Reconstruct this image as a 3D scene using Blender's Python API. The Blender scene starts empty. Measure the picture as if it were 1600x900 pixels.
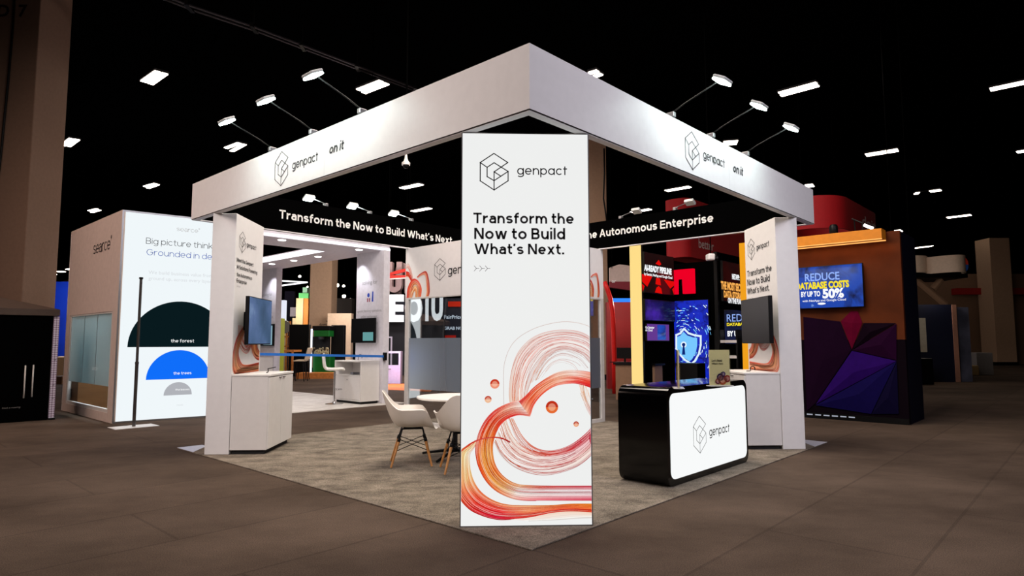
import bpy, bmesh, math, random
from mathutils import Vector, Matrix
random.seed(7)
PI = math.pi
SC = bpy.context.scene
COL = SC.collection

# ------------------------------------------------------------------ camera
CAM_LOC = Vector((-0.311, -4.458, 1.393))
YAW, PITCH, ROLL, FPX = 0.041, 0.0847, -0.0016, 1003.0
FW = Vector((math.sin(YAW)*math.cos(PITCH), math.cos(YAW)*math.cos(PITCH), math.sin(PITCH)))
_r0 = Vector((math.cos(YAW), -math.sin(YAW), 0)); _u0 = _r0.cross(FW)
RT = math.cos(ROLL)*_r0 + math.sin(ROLL)*_u0
UP = RT.cross(FW)
cd = bpy.data.cameras.new('camera'); cam = bpy.data.objects.new('camera', cd); COL.objects.link(cam)
cd.sensor_width = 36; cd.lens = FPX/1600*36; cd.clip_end = 400; cd.clip_start = 0.05
R = Matrix((RT, UP, -FW)).transposed()
cam.matrix_world = Matrix.Translation(CAM_LOC) @ R.to_4x4()
SC.camera = cam

# ------------------------------------------------------------------ view, world
SC.view_settings.view_transform = 'Standard'
SC.view_settings.look = 'None'
SC.view_settings.exposure = 0.0
SC.view_settings.gamma = 1.0
SC.view_settings.use_curve_mapping = False
w = bpy.data.worlds.new('hall_dark'); SC.world = w; w.use_nodes = True
w.node_tree.nodes['Background'].inputs[0].default_value = (0.9, 0.72, 0.62, 1)
w.node_tree.nodes['Background'].inputs[1].default_value = 0.0
SC.cycles.max_bounces = 6
SC.cycles.transparent_max_bounces = 12
SC.cycles.sample_clamp_indirect = 4.0

def area_light(name, loc, aim, size, energy, color, spread=180):
    d = bpy.data.lights.new(name, 'AREA'); d.energy = energy; d.color = color
    d.shape = 'RECTANGLE'; d.size = size[0]; d.size_y = size[1]; d.spread = math.radians(spread)
    o = bpy.data.objects.new(name, d); COL.objects.link(o); o.location = loc
    o.rotation_euler = (Vector(aim)-Vector(loc)).to_track_quat('-Z', 'Y').to_euler()
    return o
# the hall's ceiling lamps behind and around the camera
area_light('hall_light_front_left', (-7, -6, 8.8), (-2.2, 2.6, 2.6), (5, 5), 185, (1.0, 0.85, 0.80), 75)
area_light('hall_light_front_right', (7, -6, 8.8), (2.2, 2.6, 2.6), (5, 5), 185, (0.93, 0.88, 1.0), 75)
area_light('hall_light_left', (-13, 3, 8.5), (-6, 8, 1.5), (5, 5), 190, (1.0, 0.72, 0.60), 100)
area_light('hall_light_over_booth', (0.5, 4.5, 8.8), (0, 4.3, 0), (5, 5), 980, (1.0, 0.88, 0.76))
area_light('hall_light_back', (-3, 20, 8.8), (-3, 22, 0), (8, 8), 700, (1.0, 0.85, 0.75))
area_light('hall_light_right', (22, 24, 8.8), (24, 30, 0), (10, 8), 60, (1.0, 0.8, 0.65))

# ------------------------------------------------------------------ pixel -> ray helpers (measured camera)
S2 = 2 ** -0.5
def ray(px, py): return FW + RT*((px-800)/FPX) + UP*((450-py)/FPX)
def hit(px, py, O, N):
    d = ray(px, py); t = (Vector(O)-CAM_LOC).dot(N)/d.dot(N); return CAM_LOC + d*t
def fl(px, py, z=0.0): return hit(px, py, (0, 0, z), Vector((0, 0, 1)))
def at(px, py, D): return CAM_LOC + ray(px, py)*D
def P(u, v, z=0.0): return Vector((S2*(u-v), S2*(u+v), z))
BM = Matrix.Rotation(PI/4, 4, 'Z')       # booth axes u, v

# ------------------------------------------------------------------ materials
def lin(c):
    c = c/255.0
    return c/12.92 if c <= 0.04045 else ((c+0.055)/1.055)**2.4
def L3(rgb): return tuple(lin(c) for c in rgb)
_m = {}
def mat(name, rgb, rough=0.5, metal=0.0, emit=0.0, noise=0.06, nscale=12.0, bump=0.0, spec=0.4):
    if name in _m: return _m[name]
    m = bpy.data.materials.new(name); m.use_nodes = True; nt = m.node_tree; b = nt.nodes['Principled BSDF']
    c = L3(rgb)
    tc = nt.nodes.new('ShaderNodeTexCoord'); nz = nt.nodes.new('ShaderNodeTexNoise'); nz.inputs['Scale'].default_value = nscale
    nz.inputs['Detail'].default_value = 4
    nt.links.new(tc.outputs['Object'], nz.inputs['Vector'])
    rp = nt.nodes.new('ShaderNodeValToRGB')
    rp.color_ramp.elements[0].position = 0.3; rp.color_ramp.elements[1].position = 0.7
    rp.color_ramp.elements[0].color = (*[x*(1-noise) for x in c], 1); rp.color_ramp.elements[1].color = (*[min(1, x*(1+noise)) for x in c], 1)
    nt.links.new(nz.outputs['Fac'], rp.inputs['Fac']); nt.links.new(rp.outputs['Color'], b.inputs['Base Color'])
    b.inputs['Roughness'].default_value = rough; b.inputs['Metallic'].default_value = metal
    b.inputs['Specular IOR Level'].default_value = spec
    if emit:
        nt.links.new(rp.outputs['Color'], b.inputs['Emission Color']); b.inputs['Emission Strength'].default_value = emit
    if bump:
        bp = nt.nodes.new('ShaderNodeBump'); bp.inputs['Strength'].default_value = bump; bp.inputs['Distance'].default_value = 0.01
        nt.links.new(nz.outputs['Fac'], bp.inputs['Height']); nt.links.new(bp.outputs['Normal'], b.inputs['Normal'])
    _m[name] = m; return m
def glow(name, rgb, strength, noise=0.0):
    """a lamp, lightbox or screen: only emission over a black body"""
    if name in _m: return _m[name]
    m = bpy.data.materials.new(name); m.use_nodes = True; nt = m.node_tree; b = nt.nodes['Principled BSDF']
    b.inputs['Base Color'].default_value = (0.0, 0.0, 0.0, 1); b.inputs['Roughness'].default_value = 0.6
    b.inputs['Specular IOR Level'].default_value = 0.0
    c = L3(rgb); b.inputs['Emission Color'].default_value = (*c, 1); b.inputs['Emission Strength'].default_value = strength
    if noise:
        tc = nt.nodes.new('ShaderNodeTexCoord'); nz = nt.nodes.new('ShaderNodeTexNoise'); nz.inputs['Scale'].default_value = 3
        nt.links.new(tc.outputs['Object'], nz.inputs['Vector'])
        rp = nt.nodes.new('ShaderNodeValToRGB'); rp.color_ramp.elements[0].color = (*[x*(1-noise) for x in c], 1); rp.color_ramp.elements[1].color = (*c, 1)
        nt.links.new(nz.outputs['Fac'], rp.inputs['Fac']); nt.links.new(rp.outputs['Color'], b.inputs['Emission Color'])
    _m[name] = m; return m
def colmat(name, emit=0.0, rough=0.5):
    """printed artwork: the print's own colours come from a colour attribute"""
    if name in _m: return _m[name]
    m = bpy.data.materials.new(name); m.use_nodes = True; nt = m.node_tree; b = nt.nodes['Principled BSDF']
    a = nt.nodes.new('ShaderNodeAttribute'); a.attribute_name = 'Col'
    b.inputs['Roughness'].default_value = rough; b.inputs['Specular IOR Level'].default_value = 0.2
    if emit:
        b.inputs['Base Color'].default_value = (0.0, 0.0, 0.0, 1); b.inputs['Specular IOR Level'].default_value = 0.0
        nt.links.new(a.outputs['Color'], b.inputs['Emission Color']); b.inputs['Emission Strength'].default_value = emit
    else:
        nt.links.new(a.outputs['Color'], b.inputs['Base Color'])
    _m[name] = m; return m
def carpet(name, dark, light, scale, speck, streak=(1, 1, 1), seams=False):
    m = bpy.data.materials.new(name); m.use_nodes = True; nt = m.node_tree; b = nt.nodes['Principled BSDF']
    tc = nt.nodes.new('ShaderNodeTexCoord'); mp = nt.nodes.new('ShaderNodeMapping'); mp.inputs['Scale'].default_value = streak
    nt.links.new(tc.outputs['Object'], mp.inputs['Vector'])
    n1 = nt.nodes.new('ShaderNodeTexNoise'); n1.inputs['Scale'].default_value = scale; n1.inputs['Detail'].default_value = 6; n1.inputs['Roughness'].default_value = 0.65
    nt.links.new(mp.outputs['Vector'], n1.inputs['Vector'])
    n2 = nt.nodes.new('ShaderNodeTexNoise'); n2.inputs['Scale'].default_value = 130; n2.inputs['Detail'].default_value = 3
    nt.links.new(tc.outputs['Object'], n2.inputs['Vector'])
    r1 = nt.nodes.new('ShaderNodeValToRGB'); r1.color_ramp.elements[0].position = 0.33; r1.color_ramp.elements[1].position = 0.68
    r1.color_ramp.elements[0].color = (*L3(dark), 1); r1.color_ramp.elements[1].color = (*L3(light), 1)
    nt.links.new(n1.outputs['Fac'], r1.inputs['Fac'])
    r2 = nt.nodes.new('ShaderNodeValToRGB'); r2.color_ramp.elements[0].position = 0.35; r2.color_ramp.elements[1].position = 0.65
    r2.color_ramp.elements[0].color = (1-speck, 1-speck, 1-speck, 1); r2.color_ramp.elements[1].color = (1, 1, 1, 1)
    nt.links.new(n2.outputs['Fac'], r2.inputs['Fac'])
    mx = nt.nodes.new('ShaderNodeMix'); mx.data_type = 'RGBA'; mx.blend_type = 'MULTIPLY'; mx.inputs['Factor'].default_value = 1
    nt.links.new(r1.outputs['Color'], mx.inputs['A']); nt.links.new(r2.outputs['Color'], mx.inputs['B'])
    res = mx.outputs['Result']
    if seams:     # laid in strips parallel to the booths
        mr = nt.nodes.new('ShaderNodeMapping'); mr.inputs['Rotation'].default_value = (0, 0, -PI/4); nt.links.new(tc.outputs['Object'], mr.inputs['Vector'])
        bk = nt.nodes.new('ShaderNodeTexBrick'); bk.inputs['Scale'].default_value = 1.0; bk.inputs['Brick Width'].default_value = 3.05; bk.inputs['Row Height'].default_value = 1.0; bk.inputs['Mortar Size'].default_value = 0.012
        bk.inputs['Color1'].default_value = (1, 1, 1, 1); bk.inputs['Color2'].default_value = (.88, .88, .88, 1); bk.inputs['Mortar'].default_value = (.74, .74, .74, 1)
        nt.links.new(mr.outputs['Vector'], bk.inputs['Vector'])
        m2 = nt.nodes.new('ShaderNodeMix'); m2.data_type = 'RGBA'; m2.blend_type = 'MULTIPLY'; m2.inputs['Factor'].default_value = 1
        nt.links.new(res, m2.inputs['A']); nt.links.new(bk.outputs['Color'], m2.inputs['B']); res = m2.outputs['Result']
    nt.links.new(res, b.inputs['Base Color'])
    b.inputs['Roughness'].default_value = 0.95; b.inputs['Specular IOR Level'].default_value = 0.1
    bp = nt.nodes.new('ShaderNodeBump'); bp.inputs['Strength'].default_value = 0.5; bp.inputs['Distance'].default_value = 0.012
    nt.links.new(n2.outputs['Fac'], bp.inputs['Height']); nt.links.new(bp.outputs['Normal'], b.inputs['Normal'])
    return m
def glassmat(name, tint, refl, alpha_rgb=None, frost=0.0):
    """clear pane: transparent plus a mirror film; frosted film: diffuse share"""
    m = bpy.data.materials.new(name); m.use_nodes = True; nt = m.node_tree; nt.nodes.clear()
    out = nt.nodes.new('ShaderNodeOutputMaterial'); t = nt.nodes.new('ShaderNodeBsdfTransparent'); t.inputs[0].default_value = (*tint, 1)
    g = nt.nodes.new('ShaderNodeBsdfGlossy'); g.inputs['Roughness'].default_value = 0.02 if not frost else 0.25
    mx = nt.nodes.new('ShaderNodeMixShader')
    fr = nt.nodes.new('ShaderNodeLayerWeight'); fr.inputs['Blend'].default_value = 0.25
    mt = nt.nodes.new('ShaderNodeMath'); mt.operation = 'MULTIPLY_ADD'; mt.inputs[1].default_value = 0.5; mt.inputs[2].default_value = refl
    nt.links.new(fr.outputs['Fresnel'], mt.inputs[0]); nt.links.new(mt.outputs[0], mx.inputs[0])
    nt.links.new(g.outputs[0], mx.inputs[2])
    if frost:
        d = nt.nodes.new('ShaderNodeBsdfDiffuse'); d.inputs[0].default_value = (*L3(alpha_rgb), 1)
        tr = nt.nodes.new('ShaderNodeBsdfTranslucent'); tr.inputs[0].default_value = (*L3(alpha_rgb), 1)
        m0 = nt.nodes.new('ShaderNodeMixShader'); m0.inputs[0].default_value = 0.4
        nt.links.new(d.outputs[0], m0.inputs[1]); nt.links.new(tr.outputs[0], m0.inputs[2])
        m2 = nt.nodes.new('ShaderNodeMixShader'); m2.inputs[0].default_value = frost
        nt.links.new(t.outputs[0], m2.inputs[1]); nt.links.new(m0.outputs[0], m2.inputs[2]); nt.links.new(m2.outputs[0], mx.inputs[1])
    else:
        nt.links.new(t.outputs[0], mx.inputs[1])
    nt.links.new(mx.outputs[0], out.inputs[0])
    return m

# ------------------------------------------------------------------ objects
INV = {}
def thing(name, label, cat, loc=(0, 0, 0), rotz=0.0, group=None):
    o = bpy.data.objects.new(name, None); o.empty_display_size = 0.1; COL.objects.link(o)
    o.location = loc; o.rotation_euler = (0, 0, rotz)
    INV[o.name] = (Matrix.Translation(Vector(loc)) @ Matrix.Rotation(rotz, 4, 'Z')).inverted()
    tag(o, label, cat, group); return o
def tag(o, label, cat, group=None):
    o['label'] = label; o['category'] = cat
    if group: o['group'] = group
    return o
def root_inv(par):
    while par.parent: par = par.parent
    return INV.get(par.name, Matrix.Identity(4))
def dup(root, loc, rotz, label, group=None):
    def cp(o, par):
        c = o.copy(); COL.objects.link(c)
        if par: c.parent = par
        for ch in list(o.children): cp(ch, c)
        return c
    r = cp(root, None); r.location = loc; r.rotation_euler = (0, 0, rotz); r['label'] = label
    if group: r['group'] = group
    return r

class MB:
    def __init__(s): s.v = []; s.f = []; s.m = []; s.c = []
    def add(s, vs, fs, m=0, col=None):
        n = len(s.v); s.v += [Vector(v) for v in vs]
        for f in fs: s.f.append([i+n for i in f]); s.m.append(m); s.c.append(col)
        return s
    def box(s, x0, x1, y0, y1, z0, z1, m=0, M=None, bev=0.0, seg=2):
        bm = bmesh.new(); bmesh.ops.create_cube(bm, size=1)
        for v in bm.verts:
            v.co = Vector((x0+(v.co.x+.5)*(x1-x0), y0+(v.co.y+.5)*(y1-y0), z0+(v.co.z+.5)*(z1-z0)))
        if bev: bmesh.ops.bevel(bm, geom=bm.edges[:], offset=bev, segments=seg, profile=0.5, affect='EDGES')
        bm.verts.index_update()
        vs = [v.co.copy() for v in bm.verts]; fs = [[v.index for v in f.verts] for f in bm.faces]; bm.free()
        if M is not None: vs = [M @ v for v in vs]
        return s.add(vs, fs, m)
    def prism(s, poly, z0, z1, m=0, M=None, mtop=None):
        n = len(poly); vs = [Vector((x, y, z0)) for x, y in poly]+[Vector((x, y, z1)) for x, y in poly]
        if M is not None: vs = [M @ v for v in vs]
        s.add(vs, [list(range(n))[::-1]], m); b = len(s.v)-2*n
        s.f.append([b+n+i for i in range(n)]); s.m.append(m if mtop is None else mtop); s.c.append(None)
        for i in range(n): s.f.append([b+i, b+(i+1) % n, b+n+(i+1) % n, b+n+i]); s.m.append(m); s.c.append(None)
        return s
    def tube(s, pts, r, n=8, m=0, r2=None, closed=False):
        pts = [Vector(p) for p in pts]; N = len(pts); vs = []; fs = []
        up = Vector((0, 0, 1)); prev = None
        for i, p in enumerate(pts):
            if closed: t = pts[(i+1) % N]-pts[i-1]
            else: t = pts[min(i+1, N-1)]-pts[max(i-1, 0)]
            t.normalize()
            a = prev if prev is not None else (up if abs(t.z) < 0.9 else Vector((1, 0, 0)))
            x = a - t*a.dot(t); x.normalize(); prev = x; y = t.cross(x)
            rr = r if r2 is None else r+(r2-r)*i/(N-1)
            for k in range(n):
                q = 2*PI*k/n; vs.append(p+x*(rr*math.cos(q))+y*(rr*math.sin(q)))
        for i in range(N if closed else N-1):
            for k in range(n):
                j = (i+1) % N
                fs.append([i*n+k, i*n+(k+1) % n, j*n+(k+1) % n, j*n+k])
        if not closed:
            fs.append(list(range(n))[::-1]); fs.append([(N-1)*n+k for k in range(n)])
        return s.add(vs, fs, m)
    def lathe(s, prof, n=24, m=0, M=None):
        vs = []; fs = []; K = len(prof)
        for k in range(n):
            a = 2*PI*k/n
            for r, z in prof: vs.append(Vector((r*math.cos(a), r*math.sin(a), z)))
        for k in range(n):
            for i in range(K-1):
                j = (k+1) % n; fs.append([k*K+i, j*K+i, j*K+i+1, k*K+i+1])
        fs.append([k*K for k in range(n)][::-1]); fs.append([k*K+K-1 for k in range(n)])
        if M is not None: vs = [M @ v for v in vs]
        return s.add(vs, fs, m)
    def build(s, name, mats, parent=None, smooth=False, local=False):
        me = bpy.data.meshes.new(name)
        vs = s.v
        if parent is not None and not local:
            Mi = root_inv(parent); vs = [Mi @ v for v in vs]
        me.from_pydata([tuple(v) for v in vs], [], s.f)
        if not isinstance(mats, (list, tuple)): mats = [mats]
        for m in mats: me.materials.append(m)
        me.polygons.foreach_set('material_index', s.m)
        if smooth is True: me.polygons.foreach_set('use_smooth', [True]*len(s.f))
        if any(c is not None for c in s.c):
            ca = me.color_attributes.new('Col', 'FLOAT_COLOR', 'CORNER'); k = 0; dat = []
            for f, c in zip(s.f, s.c):
                c = c or (1, 1, 1)
                for _ in f: dat += [c[0], c[1], c[2], 1.0]
            ca.data.foreach_set('color', dat)
        me.validate(); me.update()
        o = bpy.data.objects.new(name, me); COL.objects.link(o)
        if isinstance(smooth, float):
            me.polygons.foreach_set('use_smooth', [True]*len(me.polygons))
            me.set_sharp_from_angle(angle=math.radians(smooth))
        if parent is not None: o.parent = parent
        return o
def struct(name, mb, mats): 
    o = mb.build(name, mats); o['kind'] = 'structure'; return o

class Face:
    """an upright flat face: origin, X to the right as seen from its front"""
    def __init__(s, O, X):
        s.O = Vector(O); s.X = Vector(X).normalized(); s.N = s.X.cross(Vector((0, 0, 1)))
    def px(s, x, y):
        p = hit(x, y, s.O, s.N)-s.O; return (p.dot(s.X), p.z)
    def pt(s, x, z, off=0.0): return s.O+s.X*x+Vector((0, 0, z))+s.N*off
    def shift(s, d): return Face(s.O+s.N*d, s.X)
    def quad(s, mb, x0, x1, z0, z1, off, m=0, depth=0.0):
        if depth:
            M = Matrix((s.X, s.N, Vector((0, 0, 1)))).transposed().to_4x4(); M.translation = s.O
            return mb.box(x0, x1, off-depth, off, z0, z1, m, M)
        return mb.add([s.pt(x0, z0, off), s.pt(x1, z0, off), s.pt(x1, z1, off), s.pt(x0, z1, off)], [[0, 1, 2, 3]], m)
    def poly(s, mb, pts, off, m=0, depth=0.0):
        n = len(pts)
        a = [s.pt(x, z, off) for x, z in pts]
        if not depth: return mb.add(a, [list(range(n))], m)
        b = [s.pt(x, z, off-depth) for x, z in pts]
        return mb.add(a+b, [list(range(n)), list(range(n, 2*n))[::-1]]+[[i, n+i, n+(i+1) % n, (i+1) % n] for i in range(n)], m)
    def stroke(s, mb, pts, wd, off, m=0):
        for (x0, z0), (x1, z1) in zip(pts[:-1], pts[1:]):
            d = Vector((x1-x0, z1-z0)); l = d.length
            if l < 1e-6: continue
            d /= l; n = Vector((-d.y, d.x))*wd/2; e = d*wd/2
            mb.add([s.pt(x0-e.x+n.x, z0-e.y+n.y, off), s.pt(x0-e.x-n.x, z0-e.y-n.y, off), s.pt(x1+e.x-n.x, z1+e.y-n.y, off), s.pt(x1+e.x+n.x, z1+e.y+n.y, off)], [[0, 1, 2, 3]], m)

_tx = {}
def text_mesh(txt, bold=0.0, shear=0.0, extrude=0.0, res=3):
    key = (txt, bold, shear, extrude)
    if key in _tx: return _tx[key]
    c = bpy.data.curves.new('lettering', 'FONT'); c.body = txt; c.size = 1; c.resolution_u = res; c.offset = bold; c.shear = shear; c.extrude = extrude
    o = bpy.data.objects.new('lettering_tmp', c); COL.objects.link(o)
    dg = bpy.context.evaluated_depsgraph_get(); me = bpy.data.meshes.new_from_object(o.evaluated_get(dg))
    vs = [v.co.copy() for v in me.vertices]; fs = [list(p.vertices) for p in me.polygons]
    bpy.data.objects.remove(o); bpy.data.curves.remove(c); bpy.data.meshes.remove(me)
    _tx[key] = (vs, fs); return vs, fs
def put_text(mb, F, txt, p0, p1, bold=0.0, shear=0.0, capx=None, off=0.004, m=0, extrude=0.0, px=True):
    """p0, p1: baseline ends (pixels on the face, or face coordinates); capx: cap height in the same terms"""
    vs, fs = text_mesh(txt, bold, shear, extrude)
    if px: a = F.px(*p0); b = F.px(*p1)
    else: a, b = p0, p1
    xs = [v.x for v in vs]; x0, x1 = min(xs), max(xs)
    sx = (b[0]-a[0])/(x1-x0); sz = sx
    if capx:
        if px: h = F.px(p0[0], p0[1]-capx)[1]-a[1]
        else: h = capx
        sz = h/0.73
    sl = (b[1]-a[1])/(b[0]-a[0])*0   # baselines stay level in the place
    zb = (a[1]+b[1])/2
    mb.add([F.pt(a[0]+(v.x-x0)*sx, zb+v.y*sz, off+v.z*sx) for v in vs], fs, m)
def letter(par, F, m, txt, p0, p1, name='lettering', label=None, **k):
    mb = MB(); put_text(mb, F, txt, p0, p1, **k); o = mb.build(name, m, par)
    if label: o['label'] = label
    return o
# a monoline grotesque drawn with strokes, like the booth's lettering
def _arc(cx, cy, rx, ry, a0, a1, n=14): return [(cx+rx*math.cos(math.radians(a0+(a1-a0)*k/n)), cy+ry*math.sin(math.radians(a0+(a1-a0)*k/n))) for k in range(n+1)]
def glyph(ch, w, logo=False):
    h = w/2; X, C, A, D = .53, .72, .74, -.19; st = lambda x, y0, y1: [(x, y0), (x, y1)]
    R = (X-w)/2
    dg = lambda x0, y0, x1, y1: [(x0-(x1-x0)*.12, y0-(y1-y0)*.12), (x1+(x1-x0)*.12, y1+(y1-y0)*.12)]
    def arch(x0, x1, top=X, ry=.22): return _arc((x0+x1)/2, top-h-ry, (x1-x0)/2, ry, 180, 0)
    if ch == ' ': return [], .16
    if ch == '.': return [[(0, h*1.1), (w*1.15, h*1.1)]], w*1.15
    if ch == '\u2019': return [[(h*1.2, C), (h*.7, C-.17)]], w*1.1
    if ch == '\u00b0': return [_arc(.08, C-.04, .07, .07, 0, 360)], .18
    if ch in 'oe' or ch in 'cd' or ch in 'pgbq':
        W = .54 if ch in 'o' else .52; rx = (W-w)/2; cx = W/2
        full = _arc(cx, X/2, rx, R, 0, 360, 28)
        if ch == 'o': return [full], W
        if ch == 'e': return [_arc(cx, X/2, rx, R, 0, 318, 24), [(h*1.2, X/2-.005), (W-h*.6, X/2-.005)]], W
        if ch == 'c': return [_arc(cx, X/2, rx, R, 42, 318, 22)], W*.93
        if ch == 'd': return [full, st(W-h, 0, A)], W
        if ch == 'b': return [full, st(h, 0, A)], W
        if ch == 'p': return [full, st(h, D, X)], W
        if ch == 'q': return [full, st(W-h, D, X)], W
        return [full, [(W-h, X), (W-h, D+.17)]+_arc(cx, D+.17, rx, .17-h, 0, -150, 12)], W
    if ch == 'a':
        if logo: W = .52; return [_arc(W/2, X/2, (W-w)/2, R, 0, 360, 28), st(W-h, 0, X)], W
        W = .47; y2 = .315
        return [[(W-h, 0), (W-h, X-.19)]+_arc(W/2+.005, X-.19, (W-w)/2-.005, .19-h, 0, 155, 12), [(W-h, y2)]+[(W*.55, y2)]+_arc(W*.45, (y2+h)/2, W*.45-h, (y2-h)/2, 90, 270, 12)+_arc(W*.45, h+.11, W*.55-h, .11, 270, 350, 6)], W
    if ch in 'nhr':
        W = .49
        if ch == 'r': return [st(h, 0, X)]+[_arc(.33, X-h-.21, .33-h, .21, 180, 90, 8)], .33
        return [st(h, 0, X if ch == 'n' else A), arch(h, W-h)+[(W-h, 0)]], W
    if ch == 'm': W = .78; return [st(h, 0, X), arch(h, W/2)+[(W/2, 0)], arch(W/2, W-h)+[(W-h, 0)]], W
    if ch == 'u': W = .49; return [[(h, X)]+_arc(W/2, h+.22, (W-w)/2, .22, 180, 360), st(W-h, 0, X)], W
    if ch == 'i': return [st(h, 0, X), [(h, .635), (h, .635+w*1.05)]], w
    if ch == 'l': return [st(h, 0, A)], w
    if ch == 'k': return [st(h, 0, A), dg(w*.7, .17, .40, X), dg(.44, 0, .19, .32)], .46
    if ch == 't':
        if logo: return [st(.13, 0, .68), [(0, X-h), (.3, X-h)]], .3
        return [[(.13, .69), (.13, h+.13)]+_arc(.13+.13, h+.13, .13, .13, 180, 270, 6)+[(.32, h)], [(0, X-h), (.32, X-h)]], .32
    if ch == 'f': return [[(.13, 0), (.13, A-h-.13)]+_arc(.13+.13, A-h-.13, .13, .13, 180, 90, 6)+[(.33, A-h)], [(0, X-h), (.32, X-h)]], .32
    if ch == 's':
        W = .45; ry = (X-w)/4; rx = (W-w)/2
        return [_arc(W/2, X-h-ry, rx, ry, 25, 270, 14)[:-1]+_arc(W/2, h+ry, rx, ry, 90, -155, 14)], W
    if ch == 'x': W = .5; return [dg(h*1.15, 0, W-h*1.15, X), dg(W-h*1.15, 0, h*1.15, X)], W
    if ch in 'wW':
        Hh = X if ch == 'w' else C; W = .76 if ch == 'w' else 1.0; a = h*1.05; q = W*.28; m = W/2
        return [dg(q, 0, a, Hh), dg(q+h*.15, 0, m, Hh), dg(W-q-h*.15, 0, m, Hh), dg(W-q, 0, W-a, Hh)], W
    if ch == 'v' or ch == 'y':
        W = .5; return [dg(W/2, 0, h*1.1, X), dg(W/2, 0, W-h*1.1, X)]+([[(W/2, 0), (W/2-.09, D)]] if ch == 'y' else []), W
    if ch == 'T': W = .56; return [[(0, C-h), (W, C-h)], st(W/2, 0, C)], W
    if ch == 'N': W = .6; return [st(h, 0, C), st(W-h, 0, C), dg(W-h*1.2, 0, h*1.2, C)], W
    if ch == 'M': W = .74; return [st(h, 0, C), st(W-h, 0, C), dg(W/2, .06, h*1.2, C), dg(W/2, .06, W-h*1.2, C)], W
    if ch == 'I': return [st(h, 0, C)], w
    if ch == 'E': W = .5; return [st(h, 0, C), [(h, h), (W, h)], [(h, C/2+.01), (W*.94, C/2+.01)], [(h, C-h), (W, C-h)]], W
    if ch == 'A': W = .66; e = .05; return [dg(h*1.1, 0, W/2-h*.1, C), dg(W-h*1.1, 0, W/2+h*.1, C), [(.13, .24), (W-.13, .24)]], W
    if ch in 'PB':
        W = .53; m = .36 if ch == 'B' else .33; r1 = (C-h-m)/2
        b1 = [(h, C-h), (W-r1-h-.03, C-h)]+_arc(W-r1-h-.03, C-h-r1, r1, r1, 90, -90, 12)+[(h, m)]
        if ch == 'P': return [st(h, 0, C), b1], W-.02
        r2 = (m-h)/2; return [st(h, 0, C), b1, [(h, m), (W-r2-h, m)]+_arc(W-r2-h, m-r2, r2, r2, 90, -90, 12)+[(h, h)]], W
    if ch == 'G' or ch == 'C':
        W = .68; g = _arc(W/2, C/2, (W-w)/2, (C-w)/2, 42, 330 if ch == 'C' else 360, 24); return [g]+([[(W*.55, C/2-.0), (W, C/2)]] if ch == 'G' else []), W
    if ch == 'S':
        W = .56; ry = (C-w)/4; rx = (W-w)/2; return [_arc(W/2, C-h-ry, rx, ry, 25, 270, 14)[:-1]+_arc(W/2, h+ry, rx, ry, 90, -155, 14)], W
    return None, 0
_st = {}
def stroke_text(txt, w, logo, shear, gap):
    key = (txt, w, logo, shear)
    if key in _st: return _st[key]
    vs = []; fs = []; x = 0
    for ch in txt:
        S_, W = glyph(ch, w, logo)
        if S_ is None: return None
        lo, hi = (-.2, .76)
        if ch in 'xkvwWNMA': lo, hi = 0, (.53 if ch in 'xvw' else (.74 if ch == 'k' else .72))
        for P_ in S_:
            P_ = [Vector(p) for p in P_]; P_ = [p for i, p in enumerate(P_) if i == 0 or (p-P_[i-1]).length > 1e-4]; n = len(P_); closed = n > 3 and (P_[0]-P_[-1]).length < 1e-4
            if closed: P_ = P_[:-1]; n -= 1
            b0 = len(vs)
            for i in range(n):
                if closed: d0 = (P_[i]-P_[i-1]).normalized(); d1 = (P_[(i+1) % n]-P_[i]).normalized()
                else: d0 = (P_[i]-P_[i-1]).normalized() if i else None; d1 = (P_[i+1]-P_[i]).normalized() if i < n-1 else None; d0 = d0 or d1; d1 = d1 or d0
                n0 = Vector((-d0.y, d0.x)); n1 = Vector((-d1.y, d1.x)); m = (n0+n1)
                m = m.normalized() if m.length > .1 else n0
                k = min(2.6, 1/max(.3, m.dot(n0)))*w/2
                for sg in (1, -1):
                    q = P_[i]+m*k*sg
                    if n == 2 and abs(d0.y) > .3:
                        if q.y > hi: q = q+d0*((hi-q.y)/d0.y)
                        if q.y < lo: q = q+d0*((lo-q.y)/d0.y)
                    vs.append(Vector((x+q.x+shear*q.y, q.y, 0)))
            for i in range(n if closed else n-1):
                j = (i+1) % n; fs.append([b0+2*i, b0+2*i+1, b0+2*j+1, b0+2*j])
        x += W+(gap if ch != ' ' else gap*.6)
    _st[key] = (vs, fs); return vs, fs
def put_stroke(mb, F, txt, p0, p1, w=.095, logo=False, shear=0.0, off=.004, px=True, gap=.085, zs=1.0):
    r = stroke_text(txt, w, logo, shear, gap)
    vs, fs = r; a = F.px(*p0) if px else p0; b = F.px(*p1) if px else p1
    x0 = min(v.x for v in vs); x1 = max(v.x for v in vs); sx = (b[0]-a[0])/(x1-x0); zb = (a[1]+b[1])/2
    mb.add([F.pt(a[0]+(v.x-x0)*sx, zb+v.y*sx*zs, off) for v in vs], fs)
def sletter(par, F, m, txt, p0, p1, name='lettering', label=None, **k):
    mb = MB(); put_stroke(mb, F, txt, p0, p1, **k); o = mb.build(name, m, par)
    if label: o['label'] = label
    return o
LOGO = [[(0, .253), (.49, 0), (.99, .246), (.497, .505), (.497, 1.0)], [(0, .253), (.246, .382), (.497, .255), (1.0, .49), (.497, .746), (.246, .636), (.246, .382)],
        [(0, .253), (0, .754), (.497, 1.0), (1.0, .746), (1.0, .49)], [(.497, .505), (.744, .623)]]
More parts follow.
